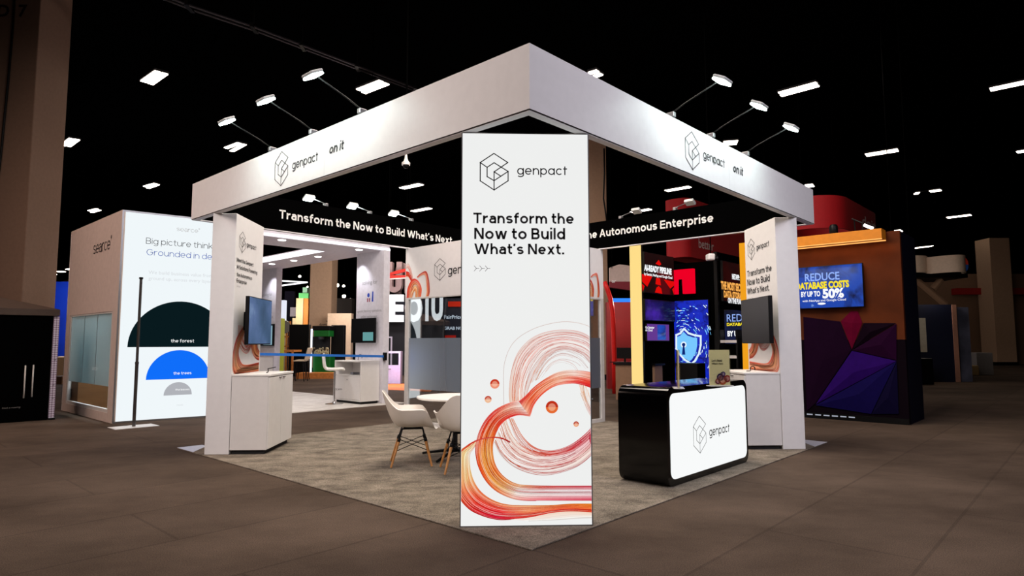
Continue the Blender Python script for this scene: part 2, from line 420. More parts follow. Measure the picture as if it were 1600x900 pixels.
def put_logo(mb, F, top, bot, wd, off=0.004, aspect=0.75, px=True, m=0):
    a = F.px(*top) if px else top; b = F.px(*bot) if px else bot
    H = a[1]-b[1]; W = H*aspect; cx = (a[0]+b[0])/2
    for L in LOGO: F.stroke(mb, [(cx+(x-.497)*W, a[1]-y*H) for x, y in L], wd, off, m)

def catmull(pts, n):
    pts = [Vector((p[0], p[1])) for p in pts]; P_ = [2*pts[0]-pts[1]]+pts+[2*pts[-1]-pts[-2]]; out = []
    K = len(pts)-1
    for i in range(n):
        t = i/(n-1)*K; k = min(int(t), K-1); t -= k
        a, b, c, d = P_[k:k+4]
        out.append(0.5*((2*b)+(c-a)*t+(2*a-5*b+4*c-d)*t*t+(3*b-a-3*c+d)*t**3))
    return out
def mixc(cs, t):
    t = max(0, min(0.9999, t))*(len(cs)-1); k = int(t); t -= k
    return tuple(cs[k][i]*(1-t)+cs[k+1][i]*t for i in range(3))
class Art:
    """flowing printed ribbons on a face, drawn in face coordinates"""
    def __init__(s, F, tr, clip): s.F = F; s.tr = tr; s.clip = clip; s.mb = MB(); s.off = 0.002
    def q(s, a, b, c, d, col):
        x0, x1, z0, z1 = s.clip
        pts = [(min(max(x, x0), x1), min(max(z, z0), z1)) for x, z in (a, b, c, d)]
        if max(p[0] for p in pts)-min(p[0] for p in pts) < 1e-5 or max(p[1] for p in pts)-min(p[1] for p in pts) < 1e-5: return
        s.mb.add([s.F.pt(x, z, s.off) for x, z in pts], [[0, 1, 2, 3]], 0, L3(col))
    def band(s, A, B, grid, n=26, N=48, fill=True, wd=(0.0015, 0.006), jit=18, strandcols=None, across=10):
        """A, B: edge curves; grid[j]: colours along the curve for j across (A to B)"""
        a = [Vector(s.tr(*p)) for p in catmull(A, N)]; b = [Vector(s.tr(*p)) for p in catmull(B, N)]
        g = lambda i, t: mixc([mixc(row, i/(N-1)) for row in grid], t)
        if fill:
            for j in range(across):
                t0, t1 = j/across, (j+1)/across; dj = random.uniform(-1, 1)*jit*0.5
                for i in range(N-1):
                    c = g(i+.5, (t0+t1)/2); c = tuple(min(255, max(0, x+dj)) for x in c)
                    s.q(a[i].lerp(b[i], t0), a[i].lerp(b[i], t1), a[i+1].lerp(b[i+1], t1), a[i+1].lerp(b[i+1], t0), c)
            s.off += 0.0004
        for k in range(n):
            t = random.random(); drift = random.uniform(-.12, .12); dj = random.uniform(-1, 1)*jit; ww = random.uniform(*wd)
            i0 = 0 if random.random() < .6 else random.randint(0, N//3); i1 = N-1 if random.random() < .6 else random.randint(2*N//3, N-1)
            for i in range(i0, i1):
                pts = []
                for ii in (i, i+1):
                    tt = min(1, max(0, t+drift*math.sin(ii/N*4+k))); p = a[ii].lerp(b[ii], tt)
                    d = (a[min(ii+1, N-1)]-a[max(ii-1, 0)])+(b[min(ii+1, N-1)]-b[max(ii-1, 0)])
                    if d.length < 1e-9: d = Vector((1, 0))
                    d.normalize(); nn = Vector((-d.y, d.x))*ww/2
                    pts.append((p+nn, p-nn))
                c = mixc(strandcols, i/(N-1)) if strandcols else g(i, t)
                c = tuple(min(255, max(0, x+dj-(14 if dj < 0 else 0))) for x in c)
                s.q(pts[0][0], pts[0][1], pts[1][1], pts[1][0], c)
        if fill:      # pale streaks between the strands
            for k in range(n//3):
                t = random.random(); i0 = random.randint(0, N//2); i1 = min(N-1, i0+random.randint(N//4, N//2)); ww = random.uniform(wd[0], wd[1]*.8)
                s.off += 0.00001
                for i in range(i0, i1):
                    tt = t+.06*math.sin(i/N*5+k); q0 = a[i].lerp(b[i], tt); q1 = a[i+1].lerp(b[i+1], tt); d = q1-q0
                    if d.length < 1e-9: continue
                    d.normalize(); nn = Vector((-d.y, d.x))*ww/2*math.sin(PI*(i-i0)/(i1-i0))
                    c = mixc([g(i, min(1, max(0, t))), (255, 244, 232)], .62)
                    s.q(q0+nn, q0-nn, q1-nn, q1+nn, c)
        s.off += 0.0004
    def drop(s, cx, cz, r, cols):
        c = Vector(s.tr(cx, cz)); r = abs(s.tr(cx+r, cz)[0]-c.x); n = 20
        for k in range(n):
            a0, a1 = 2*PI*k/n, 2*PI*(k+1)/n
            col = cols[0] if math.sin((a0+a1)/2) > 0 else cols[1]
            p = lambda q, f: c+Vector((math.cos(a0 if q == 0 else a1), math.sin(a0 if q == 0 else a1)))*r*f
            s.q(p(0, 1), p(1, 1), p(1, .6), p(0, .6), col); s.q(p(0, .6), p(1, .6), p(1, .02), p(0, .02), mixc([col, (255, 215, 190)], .55))
    def build(s, parent, m): return s.mb.build('artwork', m, parent)

# shared materials
WHITE = mat('white_panel', (232, 230, 229), 0.45, noise=0.02)
OFFW = mat('white_laminate', (225, 222, 219), 0.4, noise=0.02)
ALU = mat('aluminium', (150, 150, 152), 0.35, metal=0.9, noise=0.04)
CHROME = mat('chrome', (210, 210, 212), 0.12, metal=1.0)
BLACK = mat('black_satin', (5, 5, 6), 0.45, spec=0.2)
BLACKF = mat('black_fabric', (4, 4, 4), 0.95, spec=0.0)
GAP = mat('shadow_gap', (25, 25, 26), 0.8)
INK = mat('black_print', (14, 14, 16), 0.5)
GREYINK = mat('grey_print', (150, 150, 152), 0.6)
PALEINK = mat('pale_grey_print', (226, 226, 222), 0.5)
SCREENOFF = mat('dark_screen_glass', (3, 3, 4), 0.35, spec=0.12)
BOX = glow('lightbox_white', (246, 247, 246), 0.93)
BOXC = glow('lightbox_cool_white', (240, 247, 250), 1.0)
LED = glow('led_white', (255, 250, 245), 3.0)
LAMP = glow('lamp_warm_white', (255, 240, 225), 9.0)
LAMPG = glow('lamp_cool_white', (235, 255, 248), 12.0)
LU, LV, ZB, ZT, CUT, TH, SOF = 6.125, 6.083, 3.05, 3.549, 0.7125, 0.298, 0.08

# ------------------------------------------------------------------ the hall
struct('floor', MB().box(-70, 70, -16, 110, -0.2, 0.0), carpet('hall_carpet', (76, 63, 53), (106, 90, 78), 0.55, 0.45, (1, 1.5, 1), seams=True))
struct('ceiling', MB().box(-70, 70, -16, 110, 11.0, 11.3), mat('black_ceiling', (4, 4, 4), 0.95, spec=0.0))
struct('wall_back', MB().box(-70, 70, 110, 110.4, 0, 11), mat('dark_wall', (16, 14, 13), 0.9))
struct('wall_left', MB().box(-70.4, -70, -16, 110, 0, 11), mat('dark_wall', (16, 14, 13), 0.9))
struct('wall_right', MB().box(70, 70.4, -16, 110, 0, 11), mat('dark_wall', (16, 14, 13), 0.9))
struct('wall_front', MB().box(-70, 70, -16.4, -16, 0, 11), mat('dark_wall', (16, 14, 13), 0.9))
# ------------------------------------------------------------------ main booth: carpet
o = MB().box(-0.02, LU+0.1, -0.02, LV+0.1, 0.0, 0.012, 0, BM, bev=0.004).build('booth_carpet', carpet('booth_carpet_pile', (110, 101, 90), (164, 152, 137), 3.2, 0.6, (1.0, 1.4, 1)))
tag(o, 'mottled beige square carpet laid under the open white corner booth', 'carpet')
CZ = 0.012

CARPET_LIT = mat('carpet_light_pale', (196, 198, 206), 0.35)  # pale sheets painted in for bright light on the carpet's outer corners
for uv_, lab in ((((-.02, LV+.1), (-.02, LV-.42), (.30, LV-.05), (.30, LV+.1)), 'pale sheet standing in for light on the outer left corner of the beige carpet'), (((LU+.1, -.02), (LU+.1, .30), (LU-.05, .30), (LU-.42, -.02)), 'pale sheet standing in for light on the outer right corner of the beige carpet')):
    mb = MB(); mb.prism([(p.x, p.y) for p in (P(*q) for q in uv_)], .0125, .0145); tag(mb.build('carpet_light_patch', CARPET_LIT), lab, 'painted light patch')
# ------------------------------------------------------------------ overhead fascia ring
t = thing('overhead_fascia', 'big white square overhead fascia carried on the booth towers', 'fascia', P(0, 0, ZB), PI/4)
FL_ = Face(P(0, LV, 0), (S2, -S2, 0)); FR_ = Face(P(0, 0, 0), (S2, S2, 0))
BL_ = Face(P(0, LV-SOF, 0), (S2, S2, 0)); BR_ = Face(P(LU-SOF, LV, 0), (S2, -S2, 0))
b = SOF
rings = {'l': [(0, 0), (b, b), (b, LV-b), (0, LV)], 'r': [(0, 0), (LU, 0), (LU-b, b), (b, b)],
         'bl': [(0, LV), (b, LV-b), (LU-b, LV-b), (LU, LV)], 'br': [(LU, 0), (LU, LV), (LU-b, LV-b), (LU-b, b)]}
for k, poly in rings.items():
    mb = MB(); n = 4; z0, z1 = ZB+0.012, ZT
    inner = {'l': 1, 'r': 2, 'bl': 1, 'br': 2}[k]
    vs = [BM @ Vector((x, y, z0)) for x, y in poly]+[BM @ Vector((x, y, z1)) for x, y in poly]
    mb.add(vs, [[0, 1, 2, 3][::-1], [4, 5, 6, 7]], 0)
    for i in range(4):
        mb.add([vs[i], vs[(i+1) % 4], vs[4+(i+1) % 4], vs[4+i]], [[0, 1, 2, 3]], 1 if i == inner else 0)
    p = mb.build('fascia_panel', [WHITE, BLACKF], t)
    mb = MB(); e = 0.008
    pp = [BM @ Vector((x, y, z)) for z in (ZB, ZB+0.0125) for x, y in [(x+(e if x == 0 else 0)-(e if x == LU else 0), y+(e if y == 0 else 0)-(e if y == LV else 0)) for x, y in poly]]
    mb.add(pp, [[3, 2, 1, 0], [4, 5, 6, 7]]+[[i, (i+1) % 4, 4+(i+1) % 4, 4+i] for i in range(4)])
    mb.build('soffit_strip', mat('soffit_white', (222, 221, 222), 0.4), t)
# recessed dark line between panel and soffit
mb = MB()
for (x0, x1, y0, y1) in ((0.003, LU-0.003, 0.003, 0.006), (0.003, 0.006, 0.003, LV-0.003)):
    mb.box(x0, x1, y0, y1, ZB+0.006, ZB+0.0122, 0, BM)
mb.build('shadow_line', GAP, t)
for F, pl in ((FL_, (507, 210, 265)), (FR_, (1139, 245, 284))):
    mb = MB(); xx = F.px(pl[0], (pl[1]+pl[2])/2)[0]
    F.quad(mb, xx-0.0015, xx+0.0015, ZB+0.02, ZT-0.01, 0.001)
    mb.build('panel_seam', mat('seam_grey', (176, 176, 176), 0.5), t)
mb = MB(); put_logo(mb, FL_, (440, 237), (440, 290), 0.008); mb.build('logo', INK, t)
mb = MB(); put_logo(mb, FR_, (1080.5, 206), (1082, 265), 0.008); mb.build('logo', INK, t)
sletter(t, FL_, INK, 'genpact', (457, 264), (497, 252), w=.088, logo=True); sletter(t, FR_, INK, 'genpact', (1098.5, 249), (1132, 261), w=.088, logo=True)
sletter(t, FL_, INK, 'on it', (515, 240), (538, 234), w=.132, shear=0.2); sletter(t, FR_, INK, 'on it', (1145.5, 270), (1161, 274), w=.132, shear=0.2)
mb = MB(); put_stroke(mb, BL_, "Transform the Now to Build What\u2019s Next", (436, 341), (706, 381), w=.132)
mb.build('lettering', PALEINK, t)['label'] = 'pale grey lettering on the black inner fascia'
mb = MB()
a = BR_.px(937, 367); b_ = BR_.px(1115, 351); wfull = (b_[0]-a[0])
vs, _ = stroke_text('Autonomous Enterprise', .132, False, 0, .085); wa = max(v.x for v in vs)-min(v.x for v in vs)
vs, _ = stroke_text('Powering the Autonomous Enterprise', .132, False, 0, .085); wp = max(v.x for v in vs)-min(v.x for v in vs)
put_stroke(mb, BR_, 'Powering the Autonomous Enterprise', (b_[0]-wfull*wp/wa, (a[1]+b_[1])/2), (b_[0], (a[1]+b_[1])/2), w=.132, px=False)
mb.build('lettering', PALEINK, t)['label'] = 'pale grey lettering on the black inner fascia'

# arm lights clamped to the fascia top
def arm_light(u, v, out, label, group, lit=True, L=0.5, energy=26, arm_m=None):
    """out: outward direction in world; base = clamp on the fascia's top edge"""
    base = P(u, v, ZT); out = Vector(out); t = thing('arm_light', label, 'spotlight', base, 0, group)
    side = Vector((-out.y, out.x, 0))
    M = Matrix((side, out, Vector((0, 0, 1)))).transposed().to_4x4(); M.translation = base
    mb = MB().box(-0.025, 0.025, -0.06, 0.02, 0.0, 0.05, 0, M, bev=0.006); mb.build('clamp', ALU, t)
    mb = MB().tube([M @ Vector((0, -0.02, 0.04)), M @ Vector((0, 0.12, 0.10)), M @ Vector((0, L-0.06, 0.215))], 0.007, 8); mb.build('arm', arm_m or ALU, t, smooth=True)
    Mh = M @ Matrix.Translation((0, L, 0.22)) @ Matrix.Rotation(math.radians(-28), 4, 'X')
    mb = MB().box(-0.085, 0.085, -0.065, 0.065, 0.0, 0.03, 0, Mh, bev=0.012); mb.build('lamp_head', mat('lamp_grey', (190, 192, 192), 0.4), t)
    mb = MB().box(-0.083, 0.083, -0.063, 0.063, -0.022, 0.0, 0, Mh, bev=.01); mb.build('lamp_lens', LAMPG if lit else mat('unlit_lens', (225, 225, 220), 0.3), t)
    if lit:
        d = bpy.data.lights.new('arm_light_beam', 'SPOT'); d.energy = energy; d.color = (0.84, 1.0, 0.97); d.spot_size = math.radians(150); d.spot_blend = 1.0; d.shadow_soft_size = 0.12
        l = bpy.data.objects.new('arm_light_beam', d); COL.objects.link(l); l.location = base+out*L+Vector((0, 0, 0.2))
        l.rotation_euler = (Vector((0, 0, -0.55))-out*0.6).to_track_quat('-Z', 'Y').to_euler()
    return t
oL = (-S2, -S2, 0); oR = (S2, -S2, 0); oBL = (-S2, S2, 0); oBR = (S2, S2, 0)
for v, lab in ((2.12, 'arm light on the left fascia, the one nearest the front corner'), (3.0, 'arm light in the middle of the left fascia top'), (3.88, 'arm light on the left fascia, the farthest from the front corner')):
    arm_light(0, v, oL, lab, 'lit arm lights on the front fascias', arm_m=BLACK)
for u, lab in ((2.1, 'arm light on the right fascia, the one nearest the front corner'), (2.95, 'arm light in the middle of the right fascia top'), (3.85, 'arm light on the right fascia, the farthest from the front corner')):
    arm_light(u, 0, oR, lab, 'lit arm lights on the front fascias', arm_m=BLACK)
for (cx, cy), lab in (((512, 321), 'glowing arm light above the word Transform on the back fascia'), ((581, 332), 'glowing arm light above the words Now to on the back fascia'), ((646, 343), 'glowing arm light above the word What\u2019s on the back fascia')):
    x, z = BL_.px(cx, cy); arm_light(x, LV, oBL, lab, 'lit arm lights on the back fascia', energy=25)
for (cx, cy), lab in (((967, 334), 'unlit arm light above the word Autonomous on the back fascia'), ((1052, 320), 'unlit arm light above the word Enterprise on the back fascia')):
    x, z = BR_.px(cx, cy); arm_light(LU, LV-x, oBR, lab, 'unlit arm lights on the back fascia', lit=False)

# ------------------------------------------------------------------ towers
ART = colmat('backlit_print', emit=0.93); PRINT = colmat('panel_print')
hw = S2*CUT; FY = hw
t = thing('lightbox_tower', 'tall backlit white tower at the front corner with orange ribbon artwork', 'tower', (0, FY+TH/2, CZ))
TF = Face((-hw, FY, 0), (1, 0, 0)); TW = 2*hw
MB().box(-hw, hw, FY+0.012, FY+TH, CZ, ZB-0.001).build('tower_body', WHITE, t)
mb = MB(); fr = 0.008
TF.quad(mb, 0, fr, CZ, ZB-0.001, 0.0, 0, 0.0121); TF.quad(mb, TW-fr, TW, CZ, ZB-0.001, 0.0, 0, 0.0121)
TF.quad(mb, fr, TW-fr, ZB-0.001-fr, ZB-0.001, 0.0, 0, 0.0121); TF.quad(mb, fr, TW-fr, CZ, CZ+fr, 0.0, 0, 0.0121); mb.build('aluminium_frame', ALU, t)
mb = MB(); TF.quad(mb, fr, TW-fr, CZ+fr, ZB-0.001-fr, -0.001, 0, 0.01); mb.build('lit_panel', BOX, t)
mb = MB(); put_logo(mb, TF, (772, 240), (772, 297), 0.008); mb.build('logo', INK, t)
mb = MB(); put_stroke(mb, TF, 'genpact', (808, 274), (886, 273), w=.088, logo=True); mb.build('lettering', INK, t)
sletter(t, TF, INK, 'Transform the', (739.5, 350), (896.5, 349), w=.132)
sletter(t, TF, INK, 'Now to Build', (741, 374), (883, 374), w=.132)
sletter(t, TF, INK, 'What\u2019s Next.', (741, 398), (881.5, 397), w=.132)
def arrows(mb, F, x0, x1, y, h):
    a = F.px(x0, y); c = F.px(x1, y); st = (c[0]-a[0])/3
    for k in range(3):
        xx = a[0]+k*st
        F.stroke(mb, [(xx, a[1]+h), (xx+st*.4, a[1]), (xx+st*.85, a[1])], 0.004, 0.003); F.stroke(mb, [(xx, a[1]-h), (xx+st*.4, a[1])], 0.004, 0.003)
mb = MB(); arrows(mb, TF, 741, 767, 419.5, 0.02); mb.build('arrow_marks', GREYINK, t)
# artwork: crop coordinates of the photograph's poster
tr = lambda x, y: TF.px(700+x/2.571, 490+y/2.571)
A = Art(TF, tr, (fr+0.002, TW-fr-0.002, CZ+fr+0.002, 2.2))
RED, DRED, ORG, LORG, YEL, PINK, PALE, WH = (226, 40, 36), (196, 30, 36), (240, 120, 50), (248, 165, 95), (250, 205, 130), (240, 175, 165), (250, 226, 216), (247, 243, 240)
def ring(cx, cy, rx, ry, a0, a1, n=14):
    return [(cx+rx*math.cos(math.radians(a0+(a1-a0)*i/(n-1))), cy-ry*math.sin(math.radians(a0+(a1-a0)*i/(n-1)))) for i in range(n)]
# thin outer circle and the big pale swirl behind
A.band([(600, 62), (520, 36), (440, 34), (340, 62), (262, 116), (226, 200), (222, 300), (224, 400)], [(600, 66), (520, 40), (440, 38), (340, 66), (266, 120), (230, 200), (226, 300), (228, 400)], [[PALE, (225, 205, 200)]]*2, n=4, fill=False, wd=(.001, .002))
A.band([(600, 110), (530, 72), (440, 66), (350, 90), (285, 150), (255, 230), (245, 330), (262, 400)], [(600, 215), (540, 165), (460, 145), (400, 170), (360, 220), (335, 270), (320, 320), (318, 370)],
       [[(246, 226, 220), (247, 230, 224), (247, 222, 214), (248, 212, 188)], [WH, WH, (248, 236, 230), (250, 234, 220)], [WH, (248, 236, 230), WH, (249, 234, 224)], [WH, WH, WH, WH]], n=40, wd=(.0012, .0024), jit=24,
       strandcols=[(214, 112, 104), (222, 140, 130), (222, 124, 104), (230, 120, 60)])
A.band([(600, 205), (540, 150), (460, 128), (395, 160), (350, 225), (330, 280)], [(520, 235), (500, 210), (460, 196), (425, 205), (400, 230), (380, 255)], [[PALE, WH, PALE]]*2, n=26, fill=False, wd=(.001, .0025), strandcols=[(215, 165, 160), (225, 180, 172), (226, 160, 130)])
# lower half of the swirl
A.band([(228, 410), (250, 470), (285, 520), (340, 550), (400, 556), (470, 545), (530, 512), (600, 445)], [(185, 520), (210, 570), (260, 615), (330, 642), (400, 648), (480, 630), (540, 600), (600, 545)],
       [[(249, 230, 212), (248, 222, 212), (246, 212, 210), (238, 160, 166)], [WH, (250, 236, 228), (249, 232, 228), (240, 180, 184)], [WH, WH, PALE, PALE], [WH, WH, WH, PALE]], n=40, wd=(.0012, .0028), jit=24, strandcols=[(226, 130, 80), (216, 96, 70), (206, 84, 90), (196, 40, 66)])
A.band([(262, 420), (300, 490), (350, 535), (410, 548), (480, 530), (540, 490), (600, 430)], [(240, 420), (275, 505), (330, 560), (410, 575), (490, 558), (550, 520), (600, 470)], [[PALE, (240, 150, 130), (220, 70, 90)]]*2, n=18, fill=False, wd=(.0015, .004), strandcols=[(232, 150, 110), (220, 90, 80), (205, 45, 75)])
A.band([(522, 285), (535, 330), (560, 390), (600, 450)], [(562, 285), (570, 330), (588, 380), (600, 400)], [[(248, 200, 150), WH, PALE]]*2, n=16, fill=False, wd=(.001, .003), strandcols=[(240, 160, 90), (236, 190, 170), (225, 120, 120)])
A.band([(600, 438), (580, 465), (568, 495), (575, 525), (600, 548)], [(600, 445), (595, 470), (592, 495), (594, 520), (600, 540)], [[(228, 80, 100), (205, 40, 75), (220, 90, 100)], [PALE, (240, 150, 150), PALE]], n=10)
# left loop
A.band([(250, 517), (215, 501), (175, 497), (130, 506), (85, 527), (40, 562), (36, 640), (40, 725), (80, 780), (130, 808), (190, 825), (250, 827), (330, 819), (420, 801), (500, 795), (600, 801)],
       [(248, 513), (215, 498), (175, 495), (130, 503), (108, 532), (88, 570), (90, 625), (105, 675), (135, 718), (182, 750), (240, 767), (320, 769), (420, 769), (500, 764), (600, 764)],
       [[(170, 30, 40), (214, 60, 40), (244, 150, 70), (250, 200, 120), (240, 110, 60), (222, 30, 40), (215, 20, 60), (226, 40, 40), (230, 60, 50), (232, 70, 40)],
        [(200, 50, 40), (240, 140, 70), (252, 205, 130), (252, 226, 165), (250, 190, 130), (235, 60, 50), (232, 40, 50), (246, 140, 90), (240, 90, 50), (242, 110, 40)],
        [(214, 80, 50), (250, 180, 100), (253, 225, 160), WH, (252, 215, 150), (244, 130, 80), (250, 150, 90), (250, 190, 140), (246, 140, 70), (250, 160, 60)]], n=60, N=80, jit=30, wd=(.0015, .006))
A.band([(110, 503), (85, 527), (40, 562), (36, 640), (40, 725), (80, 780), (130, 808), (190, 825), (250, 827), (330, 819), (420, 801), (500, 795), (600, 801)], [(112, 530), (100, 548), (88, 570), (90, 625), (105, 675), (135, 718), (182, 750), (240, 767), (290, 769), (340, 769), (420, 769), (500, 764), (600, 764)], [[WH, WH]]*2, n=13, N=80, fill=False, wd=(.001, .0018), strandcols=[(210, 80, 30), (236, 140, 50), (226, 110, 40), (200, 40, 30), (180, 16, 40), (176, 20, 30), (190, 30, 30)])
A.band([(250, 826), (330, 818), (420, 800), (500, 794), (600, 799)], [(330, 832), (400, 830), (480, 826), (540, 822), (600, 820)], [[PALE, (252, 225, 205), (252, 215, 190)], [WH, WH, WH]], n=4)
# second ribbon
A.band([(283, 349), (240, 360), (190, 385), (150, 425), (122, 480), (110, 540), (118, 600), (145, 660), (185, 705), (240, 735), (300, 749), (400, 750), (600, 750)],
       [(328, 412), (280, 408), (235, 425), (205, 455), (185, 500), (179, 545), (186, 595), (206, 635), (240, 666), (280, 684), (330, 689), (420, 690), (600, 690)],
       [[(250, 215, 205), (236, 90, 70), (226, 30, 36), (222, 40, 30), (226, 60, 30), (232, 70, 36), (238, 110, 60), (246, 180, 160), (240, 110, 120), (214, 40, 70)],
        [(253, 232, 224), (250, 190, 165), (240, 84, 56), (242, 92, 34), (252, 146, 44), (252, 156, 56), (250, 190, 120), (250, 225, 215), (249, 215, 212), (246, 200, 205)],
        [(252, 214, 206), (246, 140, 112), (242, 92, 56), (252, 142, 48), (255, 182, 80), (252, 142, 50), (248, 180, 110), WH, (236, 232, 232), (244, 240, 240)],
        [(240, 130, 115), (228, 50, 50), (232, 60, 50), (240, 110, 60), (246, 160, 90), (238, 110, 50), (240, 140, 70), (244, 170, 110), (230, 90, 80), (205, 45, 70)]], n=70, N=80, jit=30, wd=(.0015, .006))
A.band([(283, 349), (240, 360), (190, 385), (150, 425), (122, 480), (110, 540), (118, 600), (145, 660), (185, 705), (240, 735), (300, 749), (400, 750), (600, 750)],
       [(328, 412), (280, 408), (235, 425), (205, 455), (185, 500), (179, 545), (186, 595), (206, 635), (240, 666), (280, 684), (330, 689), (420, 690), (600, 690)], [[WH, WH]]*2, n=13, N=80, fill=False, wd=(.001, .0018), strandcols=[(236, 120, 100), (176, 24, 34), (170, 30, 24), (176, 60, 20), (190, 60, 40), (206, 70, 70), (186, 30, 60)])
# top ribbon
A.band([(600, 240), (520, 228), (450, 232), (400, 255), (350, 290), (310, 330), (284, 352)], [(600, 308), (540, 286), (490, 280), (430, 290), (380, 322), (345, 365), (329, 413)],
       [[(240, 130, 110), (250, 215, 205), (248, 190, 170), (236, 90, 60), (228, 60, 50), (200, 40, 50)], [(246, 150, 120), (252, 215, 200), (248, 180, 150), (244, 120, 80), (240, 110, 75), (246, 170, 140)],
        [(228, 50, 36), (236, 80, 60), (248, 170, 140), (246, 140, 95), (240, 100, 60), (250, 190, 160)], [(222, 30, 40), (226, 40, 50), (240, 120, 100), (236, 90, 60), (232, 70, 50), (240, 130, 110)]], n=50, N=60, jit=20, wd=(.0015, .006))
A.band([(250, 519), (215, 503), (175, 499), (130, 507), (90, 526), (52, 556)], [(250, 514), (215, 498), (175, 494.5), (130, 502), (88, 520), (50, 549)], [[(150, 26, 34), (190, 40, 40), (206, 50, 40), (216, 60, 44), (226, 90, 50)]]*2, n=4, wd=(.001, .002))
for c in ((188, 282, 19, (206, 60, 36), (246, 150, 120)), (161, 344, 14, (200, 80, 60), (246, 190, 150)), (417, 375, 25, (196, 50, 24), (236, 110, 50)), (514, 443, 11, (190, 70, 50), (244, 170, 130))):
    A.drop(c[0], c[1], c[2], c[3:])
A.build(t, ART)

def side_tower(name, label, x0, x1, y0, FI, lines, logo, lettering, arrow, artfn):
    t = thing(name, label, 'tower', ((x0+x1)/2, y0+TW/2, CZ))
    MB().box(x0, x1, y0, y0+TW, CZ, ZB-0.001, bev=0.004, seg=1).build('tower_body', WHITE, t)
    mb = MB(); put_logo(mb, FI, logo[0], logo[1], 0.007); mb.build('logo', INK, t)
    mb = MB(); put_stroke(mb, FI, 'genpact', *lettering, w=.09, logo=True); mb.build('lettering', INK, t)
    for tx, p0, p1 in lines: sletter(t, FI, INK, tx, p0, p1, w=.115)
    mb = MB(); arrows(mb, FI, *arrow, 0.014); mb.build('arrow_marks', GREYINK, t)
    artfn(t, FI); return t
TL = Face((-3.499, 3.797, 0), (0, 1, 0)); TR = Face((3.529, 4.835, 0), (0, -1, 0))
def swirl(t, F, x0, x1, z0, z1, flip=False):
    W = x1-x0; H = z1-z0
    tr = (lambda x, y: (x0+W*(1-x), z0+H*y)) if flip else (lambda x, y: (x0+W*x, z0+H*y))
    A = Art(F, tr, (x0, x1, z0, z1))
    A.band([(0.15, 1.05), (.22, .6), (.45, .42), (.62, .5), (.75, .8), (.78, 1.05)], [(.36, 1.05), (.42, .8), (.5, .68), (.58, .75), (.62, .9), (.62, 1.05)], [[(244, 200, 180), PALE, (246, 190, 170)]]*2, n=26, wd=(.003, .007), strandcols=[(210, 80, 60), (215, 100, 80), (226, 120, 90)], fill=False)
    A.band([(.42, 1.05), (.12, .75), (.0, .4), (.04, .05), (.3, .0), (1.02, .02)], [(.5, 1.05), (.3, .7), (.2, .45), (.3, .24), (.5, .17), (1.02, .2)], [[(226, 80, 50), (216, 50, 40), (236, 110, 60), (232, 80, 50), (240, 130, 80)], [(250, 200, 170), (246, 150, 100), (250, 190, 140), (248, 170, 120), (250, 190, 150)], [(236, 110, 70), (240, 140, 90), (226, 70, 50), (240, 120, 80), (226, 70, 50)]], n=40, wd=(.003, .01), jit=26)
    A.band([(.7, 1.05), (.62, .75), (.7, .45), (.85, .3), (1.02, .25)], [(1.02, 1.05), (.92, .8), (.9, .6), (.95, .5), (1.02, .45)], [[(226, 90, 50), (232, 110, 60), (220, 60, 50)], [(250, 200, 150), (246, 160, 100), (250, 190, 140)], [(216, 60, 40), (226, 80, 50), (216, 60, 40)]], n=30, wd=(.003, .01), jit=26)
    A.build(t, PRINT)
def artL(t, F): swirl(t, F, 0.02, 0.97, 0.99, 1.62)
def artR(t, F): swirl(t, F, 0.04, 0.99, 0.99, 1.62, flip=True)
side_tower('side_tower', 'white left tower whose shaded inner face says Meet the Genpact AI Solutions', -3.797, -3.499, 3.797, TL,
    [('Meet the Genpact', (369.5, 409), (395.5, 416)), ('AI Solutions Powering', (369.5, 420.5), (401.5, 428)), ('the Autonomous', (369.5, 431), (393.5, 438)), ('Enterprise', (369.2, 441), (385, 445))],
    ((378.5, 362), (378.5, 395)), ((385, 387), (400, 390)), (369.5, 376, 447), artL)
side_tower('side_tower', 'white right tower whose inner face says Transform the Now beside the dark screen', 3.529, 3.827, 3.827, TR,
    [('Transform the', (1168, 432), (1206, 424)), ('Now to Build', (1168, 447), (1203, 439)), ('What\u2019s Next.', (1168, 461), (1202.5, 453))],
    ((1174, 373), (1174, 406)), ((1182, 391), (1202, 384)), (1168, 1178, 467), artR)

# televisions on the towers
def tv(name, label, F, x, z, wd, hg, off, screen, tilt=0.0, th=0.05, group=None, cat='television'):
    """wall television: centre x, z on face F, standing off the face"""
    c = F.pt(x, z, 0); t = thing(name, label, cat, c, 0, group)
    Mf = Matrix((F.X, F.N, Vector((0, 0, 1)))).transposed().to_4x4(); Mf.translation = F.pt(x, z, off)
    Mf = Mf @ Matrix.Rotation(tilt, 4, 'Z')
    MB().box(-wd/2, wd/2, -th, 0, -hg/2, hg/2, 0, Mf, bev=0.006).build('casing', BLACK, t)
    MB().box(-wd/2+0.012, wd/2-0.012, 0.0, 0.003, -hg/2+0.014, hg/2-0.012, 0, Mf).build('screen', screen, t)
    Mw = Matrix((F.X, F.N, Vector((0, 0, 1)))).transposed().to_4x4(); Mw.translation = F.pt(x, z, 0)
    MB().box(-0.16, 0.16, 0.005, 0.03, -0.12, 0.12, 0, Mw).box(-0.04, 0.04, 0.03, off-th+0.01, -0.06, 0.06, 0, Mw).build('wall_mount', BLACK, t)
    return t, Mf
